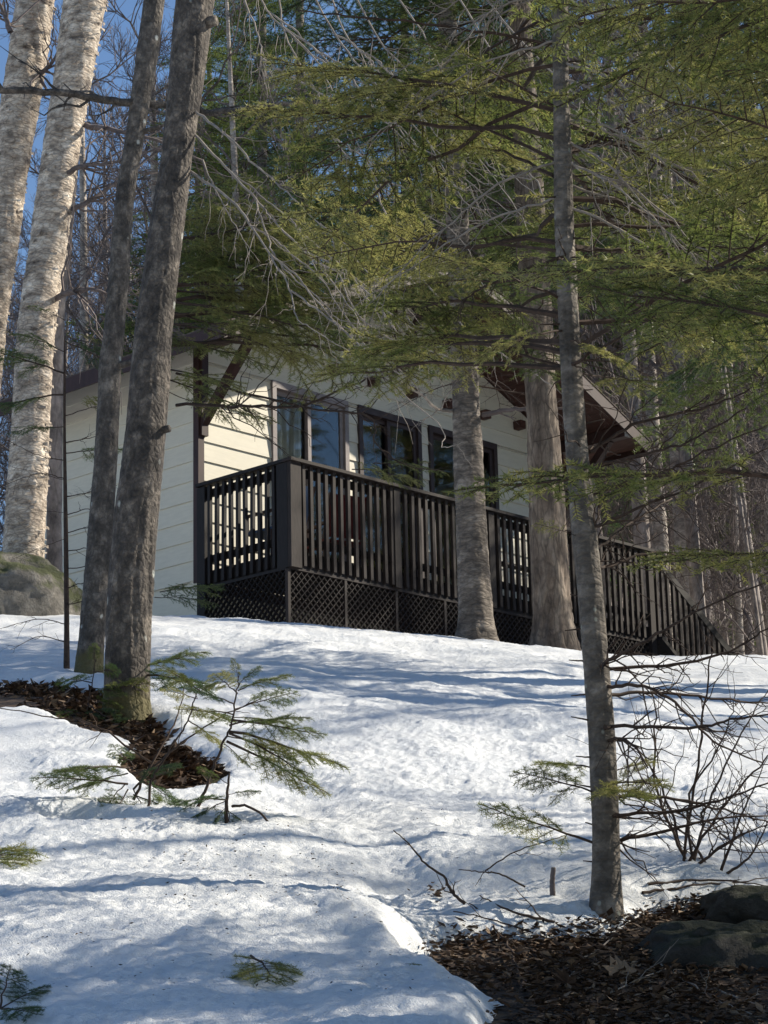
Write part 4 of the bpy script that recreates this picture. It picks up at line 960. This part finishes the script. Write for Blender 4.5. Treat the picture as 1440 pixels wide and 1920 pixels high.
# ------------------------------------------------------------------ saplings, shrub, sticks and litter
pS = shit(372, 1512); YS = pS[1]
SP = thing('fir_sapling', 'small feathery fir sapling leaning out of the snow by the thick maple', 'sapling', tuple(pS))
px_limb(SP, [(368, 1522, YS), (390, 1465, YS), (415, 1400, YS), (436, 1350, YS), (446, 1290, YS), (447, 1262, YS)], .0075, .002, MT['twig'], name='stem', seed=900)
px_limb(SP, [(276, 1530, YS), (284, 1465, YS), (306, 1425, YS), (345, 1365, YS), (362, 1318, YS), (375, 1290, YS)], .0065, .002, MT['twig'], name='stem', seed=901)
for a, b_ in (((436, 1350), (600, 1385)), ((430, 1372), (648, 1438)), ((440, 1330), (560, 1300)), ((446, 1295), (530, 1262)), ((447, 1275), (440, 1235)), ((446, 1285), (490, 1248)), ((430, 1375), (590, 1455)), ((425, 1390), (600, 1490)), ((438, 1340), (330, 1330)), ((440, 1320), (350, 1290)),
              ((375, 1295), (290, 1245)), ((372, 1300), (405, 1278)), ((368, 1310), (300, 1290)), ((360, 1330), (450, 1350)), ((352, 1350), (420, 1400)), ((420, 1395), (470, 1440)), ((436, 1345), (520, 1350)), ((445, 1300), (400, 1262)), ((425, 1380), (540, 1420)), ((370, 1310), (340, 1262)), ((430, 1360), (580, 1345))):
    px_bough(SP, (*a, YS), (*b_, YS + rf.uniform(-.22, .22)), SPRIG if rf.random() < .6 else SPRIGD, rf.gauss(0, .35), 1.05, name='sprig')
pS2 = shit(190, 1500); Y2s = pS2[1]
SP2 = thing('fir_sapling', 'half buried dark fir sapling in the melted hollow below the maples', 'sapling', tuple(pS2))
px_limb(SP2, [(250, 1500, Y2s), (285, 1430, Y2s), (330, 1350, Y2s + .1), (345, 1290, Y2s + .2)], .007, .002, MT['twig'], name='stem', seed=902)
for a, b_ in (((250, 1440), (90, 1440)), ((240, 1450), (130, 1480)), ((235, 1470), (170, 1530)), ((255, 1460), (340, 1500)), ((250, 1480), (290, 1550)), ((250, 1450), (330, 1440)), ((240, 1480), (200, 1540)), ((250, 1490), (380, 1540)), ((255, 1440), (200, 1400)), ((240, 1470), (60, 1460))):
    px_bough(SP2, (*a, Y2s), (*b_, Y2s + rf.uniform(-.3, .1)), SPRIGD, rf.gauss(0, .4), 1.1, name='sprig')
px_limb(SP2, [(285, 1430, Y2s), (180, 1362, Y2s), (100, 1345, Y2s), (-20, 1325, Y2s)], .005, .002, MT['twig'], name='dead_branch', twigs=3, tl=.1, seed=903)
px_limb(SP2, [(250, 1480, Y2s), (330, 1400, Y2s), (420, 1340, Y2s), (490, 1310, Y2s)], .005, .002, MT['twig'], name='dead_branch', twigs=4, tl=.12, seed=904)
pS3 = shit(430, 1545); Y3s = pS3[1]
SP3 = thing('fir_sapling', 'stubby fir sapling with an arched root at the snow bank edge', 'sapling', tuple(pS3))
px_limb(SP3, [(425, 1555, Y3s), (425, 1500, Y3s), (430, 1450, Y3s)], .010, .004, MT['twig'], name='stem', seed=905)
px_limb(SP3, [(435, 1512, Y3s), (465, 1512, Y3s - .05), (498, 1535, Y3s - .1), (520, 1572, Y3s - .12)], .006, .004, MT['twig'], name='root', seed=906)
for a, b_ in (((427, 1500), (340, 1500)), ((427, 1510), (390, 1560)), ((427, 1520), (480, 1560)), ((428, 1470), (370, 1440)), ((427, 1490), (490, 1480)), ((427, 1515), (430, 1575)), ((427, 1500), (350, 1540))):
    px_bough(SP3, (*a, Y3s), (*b_, Y3s + rf.uniform(-.25, .1)), SPRIGD, rf.gauss(0, .4), 1.2, name='sprig')
# sprigs about the maple feet
pm = shit(150, 1345)
SP4 = thing('fir_sapling', 'little fir sapling with a pale tip at the foot of the slim maple', 'sapling', tuple(pm))
px_limb(SP4, [(140, 1395, pm[1]), (160, 1340, pm[1]), (172, 1280, pm[1]), (180, 1235, pm[1])], .006, .002, MT['twig'], name='stem', seed=910)
for a, b_ in (((165, 1310), (230, 1330)), ((165, 1320), (210, 1370)), ((172, 1280), (120, 1270)), ((175, 1260), (225, 1255)), ((160, 1335), (100, 1345)), ((178, 1245), (170, 1205)), ((170, 1290), (240, 1300)), ((170, 1300), (290, 1280))):
    px_bough(SP4, (*a, pm[1]), (*b_, pm[1] + rf.uniform(-.3, .0)), SPRIGD if rf.random() < .6 else SPRIG, rf.gauss(0, .4), 1.1, name='sprig')
pm = shit(300, 1330)
px_bough(T4, (262, 1255, Y4), (385, 1222, Y4 - .3), SPRIGD, .1, 1., name='sprig'); px_bough(T4, (262, 1265, Y4), (410, 1292, Y4 - .4), SPRIGD, .1, 1., name='sprig')
# shrub on the right
ps = shit(1300, 1615); Ysh = ps[1]
SH = thing('shrub', 'bare dark stemmed shrub behind the mossy boulder', 'shrub', tuple(ps))
for i, pl in enumerate(([(1282, 1620), (1300, 1480), (1318, 1340), (1332, 1240), (1336, 1190)], [(1290, 1620), (1350, 1520), (1430, 1430), (1480, 1380)], [(1350, 1640), (1390, 1530), (1440, 1420)], [(1285, 1610), (1250, 1500), (1210, 1420), (1190, 1350)], [(1300, 1620), (1330, 1500), (1400, 1360), (1450, 1280)],
                        [(1280, 1600), (1230, 1480), (1230, 1350), (1215, 1270)], [(1310, 1620), (1380, 1570), (1460, 1540)], [(1360, 1640), (1410, 1600), (1460, 1500)], [(1300, 1610), (1290, 1500), (1350, 1400), (1380, 1300)], [(1330, 1630), (1280, 1560), (1180, 1510)])):
    px_limb(SH, [(x, y, Ysh + (i % 5 - 2) * .08 * k) for k, (x, y) in enumerate(pl)], .0065, .0016, MT['twig'], name='stem', twigs=8, tl=.26, seed=920 + i, tdown=0)
# fallen sticks
def stick(label, poly, r0, r1, mat='twig', tw=2, seed=0, lift=.01, Y=None):
    P = []
    for x, y in poly:
        p = shit(x, y) if Y is None else at(x, y, Y)
        p = p + np.array([0, 0, lift]); P.append(p)
    t = thing('fallen_branch', label, 'stick', tuple(P[-1])); limb(t, P, r0, r1, MT[mat], 'wood', twigs=tw, tl=.12, seed=seed); return t
Yk = float(shit(868, 1700)[1])
stick('forked dark dead stick rising from the snow by the leaf litter', [(872, 1700), (850, 1680), (832, 1650), (795, 1622), (770, 1590), (738, 1562)], .0065, .002, tw=3, seed=1, Y=Yk)
stick('thin twig lying on the snow left of the leaf litter', [(985, 1668), (940, 1645), (900, 1640), (860, 1636)], .004, .0018, seed=2, Y=Yk + .2)
stick('long thin twig slanting up over the snow left of the young fir', [(910, 1638), (960, 1605), (1020, 1585), (1060, 1572)], .003, .0015, seed=3, tw=1, Y=Yk + .3)
stick('short broken dead stem sticking up from the leaf litter', [(1037, 1685), (1036, 1660), (1038, 1632)], .011, .009, 'greytwig', 0, 4, Y=float(shit(1037, 1680)[1]))
for i, pl in enumerate(([(985, 1870), (965, 1810), (930, 1750), (880, 1705)], [(1040, 1740), (960, 1720), (900, 1690)], [(1215, 1668), (1330, 1660), (1450, 1672)], [(1205, 1684), (1300, 1672), (1440, 1656)], [(1130, 1880), (1250, 1830), (1340, 1800)], [(1150, 1770), (1090, 1815), (1060, 1860)], [(1350, 1870), (1400, 1890), (1445, 1905)], [(1240, 1820), (1330, 1880), (1410, 1915)], [(1000, 1760), (920, 1735), (850, 1720)], [(1100, 1850), (1010, 1800), (960, 1790)])):
    stick(('crooked dead stick along the snow edge of the leaf litter', 'dead stick half buried in the leaf litter', 'dead branch lying over the mossy boulder', 'thin dead branch crossing behind the mossy boulder', 'pale twig arching over the leaf litter below the boulder', 'bent pale twig lying at the young fir foot',
           'straight pale twig in the lower leaf litter', 'thin grey twig in front of the mossy boulder', 'dark twig running from the leaf litter onto snow', 'short brown stick among the curled leaves')[i], pl, .006 if i < 4 else .003, .002, 'paletwig' if i in (4, 5, 6, 7) else 'twig', 3, 40 + i, .02)
for i, (a, b_) in enumerate((((470, 1800), (540, 1855)), ((0, 1900), (100, 1860)), ((760, 1815), (790, 1822)), ((-20, 1640), (10, 1600)))):
    A = shit(*a); B = shit(*b_); A[2] += .012; B[2] += .02
    t = thing('fir_sprig', ('yellowing fir sprig fallen on the foreground snow', 'dark green fir sprig poking from the foreground snow', 'tiny fir sprig dropped on open snow', 'fir tip poking in over the shaded snow')[i], 'sprig', tuple(A))
    childw('sprig', SPRIG[i] if i != 1 else SPRIGD[1], t, aim(A, B, 0, 1.3))
    if i == 1: childw('sprig', SPRIGD[2], t, aim(A, shit(60, 1925) + np.array([0, 0, .03]), .3, 1.2)); childw('sprig', SPRIGD[3], t, aim(A, shit(20, 1845) + np.array([0, 0, .05]), .3, 1.2))
# leaf litter
def leafmesh(r, L):
    w = L * r.uniform(.35, .6); c = r.uniform(-.3, .5) * L
    return np.array([(0, 0, 0), (L * .4, w * .5, c * .4), (L, 0, c * .3), (L * .45, -w * .5, c * .4), (L * .5, 0, -c * .15)]), [(0, 4, 1), (1, 4, 2), (2, 4, 3), (3, 4, 0)]
rl = np.random.default_rng(77)
def scatter(name, n, boxes, Lr, mat, label=None, onlymelt=True, lift=.004):
    g = G(); k = 0; tries = 0
    H_ = np.array([shit(rl.uniform(bx[0], bx[2]), rl.uniform(bx[1], bx[3])) for bx in boxes for _ in range(110)])
    while k < n and tries < 80:
        tries += 1; P = H_[rl.integers(0, len(H_), 600)]
        cx = P[:, 0] + rl.normal(0, .07, 600); cy = P[:, 1] + rl.normal(0, .14, 600)
        th = thick(cx, cy); zz = top(cx, cy); ok = zz > snow(cx, cy) - .004 if onlymelt else th > .05
        if onlymelt: ok = ok & (soil(cx, cy) > snow(cx, cy) - .03)
        for x, y, z in list(zip(cx[ok], cy[ok], zz[ok])):
            if k >= n: break
            V, T = leafmesh(rl, rl.uniform(*Lr)); a, t1, t2 = rl.uniform(0, 6.28), rl.normal(0, .28), rl.normal(0, .28)
            M_ = np.array((Matrix.Rotation(a, 3, 'Z') @ Matrix.Rotation(t1, 3, 'X') @ Matrix.Rotation(t2, 3, 'Y')))
            g.add(V @ M_.T + np.array([x, y, z + lift + rl.uniform(0, .02)]), T, int(rl.random() < .2)); k += 1
    return tag(g.obj(name, [mat, MT['paleleaf']]), label, None, None, 'stuff')
scatter('leaf_litter', 8000, [(820, 1660, 1120, 1860), (1080, 1700, 1440, 1925), (980, 1800, 1440, 1990), (1200, 1610, 1440, 1660)], (.008, .05), MT['leaf'])
scatter('leaf_litter', 4500, [(0, 1225, 170, 1310), (90, 1255, 240, 1350), (180, 1300, 400, 1430), (250, 1400, 420, 1480)], (.03, .09), MT['leaf'])
scatter('needle_litter', 420, [(0, 1500, 900, 1900), (300, 1570, 700, 1700)], (.006, .018), MT['litter'], onlymelt=False, lift=-.002)
# three big maple leaves
def maple_leaf(label, px, py, size, rz, mat):
    out = [(0, -.5), (.06, -.12), (.42, -.22), (.34, -.02), (.5, .12), (.26, .14), (.22, .42), (.09, .28), (0, .55), (-.09, .28), (-.22, .42), (-.26, .14), (-.5, .12), (-.34, -.02), (-.42, -.22), (-.06, -.12)]
    V = [(0, 0, .03)] + [(x, y, .10 * abs(x) + .06 * math.sin(5 * y + x * 4)) for x, y in out]; n = len(out)
    T = [(0, 1 + i, 1 + (i + 1) % n) for i in range(n)]; V = np.array(V) * size
    Vb = V - np.array([0, 0, .0008]); g = G().add(V, T).add(Vb, [t[::-1] for t in T]); g.tube(np.array([(0, -.5, 0), (.03, -.8, .02), (.08, -1.0, .05)]) * size, .0012, 4)
    o = g.obj('maple_leaf', mat, None); p = shit(px, py); o.location = (p[0], p[1], p[2] + .025); o.rotation_euler = (.9, .15, rz); return tag(o, label, 'leaf')
maple_leaf('large pale brown maple leaf propped up at the young fir foot', 1165, 1838, .13, .5, MT['paleleaf'])
maple_leaf('large dull brown maple leaf lying below the leaf litter twigs', 1062, 1862, .13, 2.2, MT['leaf'])
maple_leaf('small tan dead leaf on the snow edge of the leaf litter', 920, 1765, .07, 1.2, MT['paleleaf'])
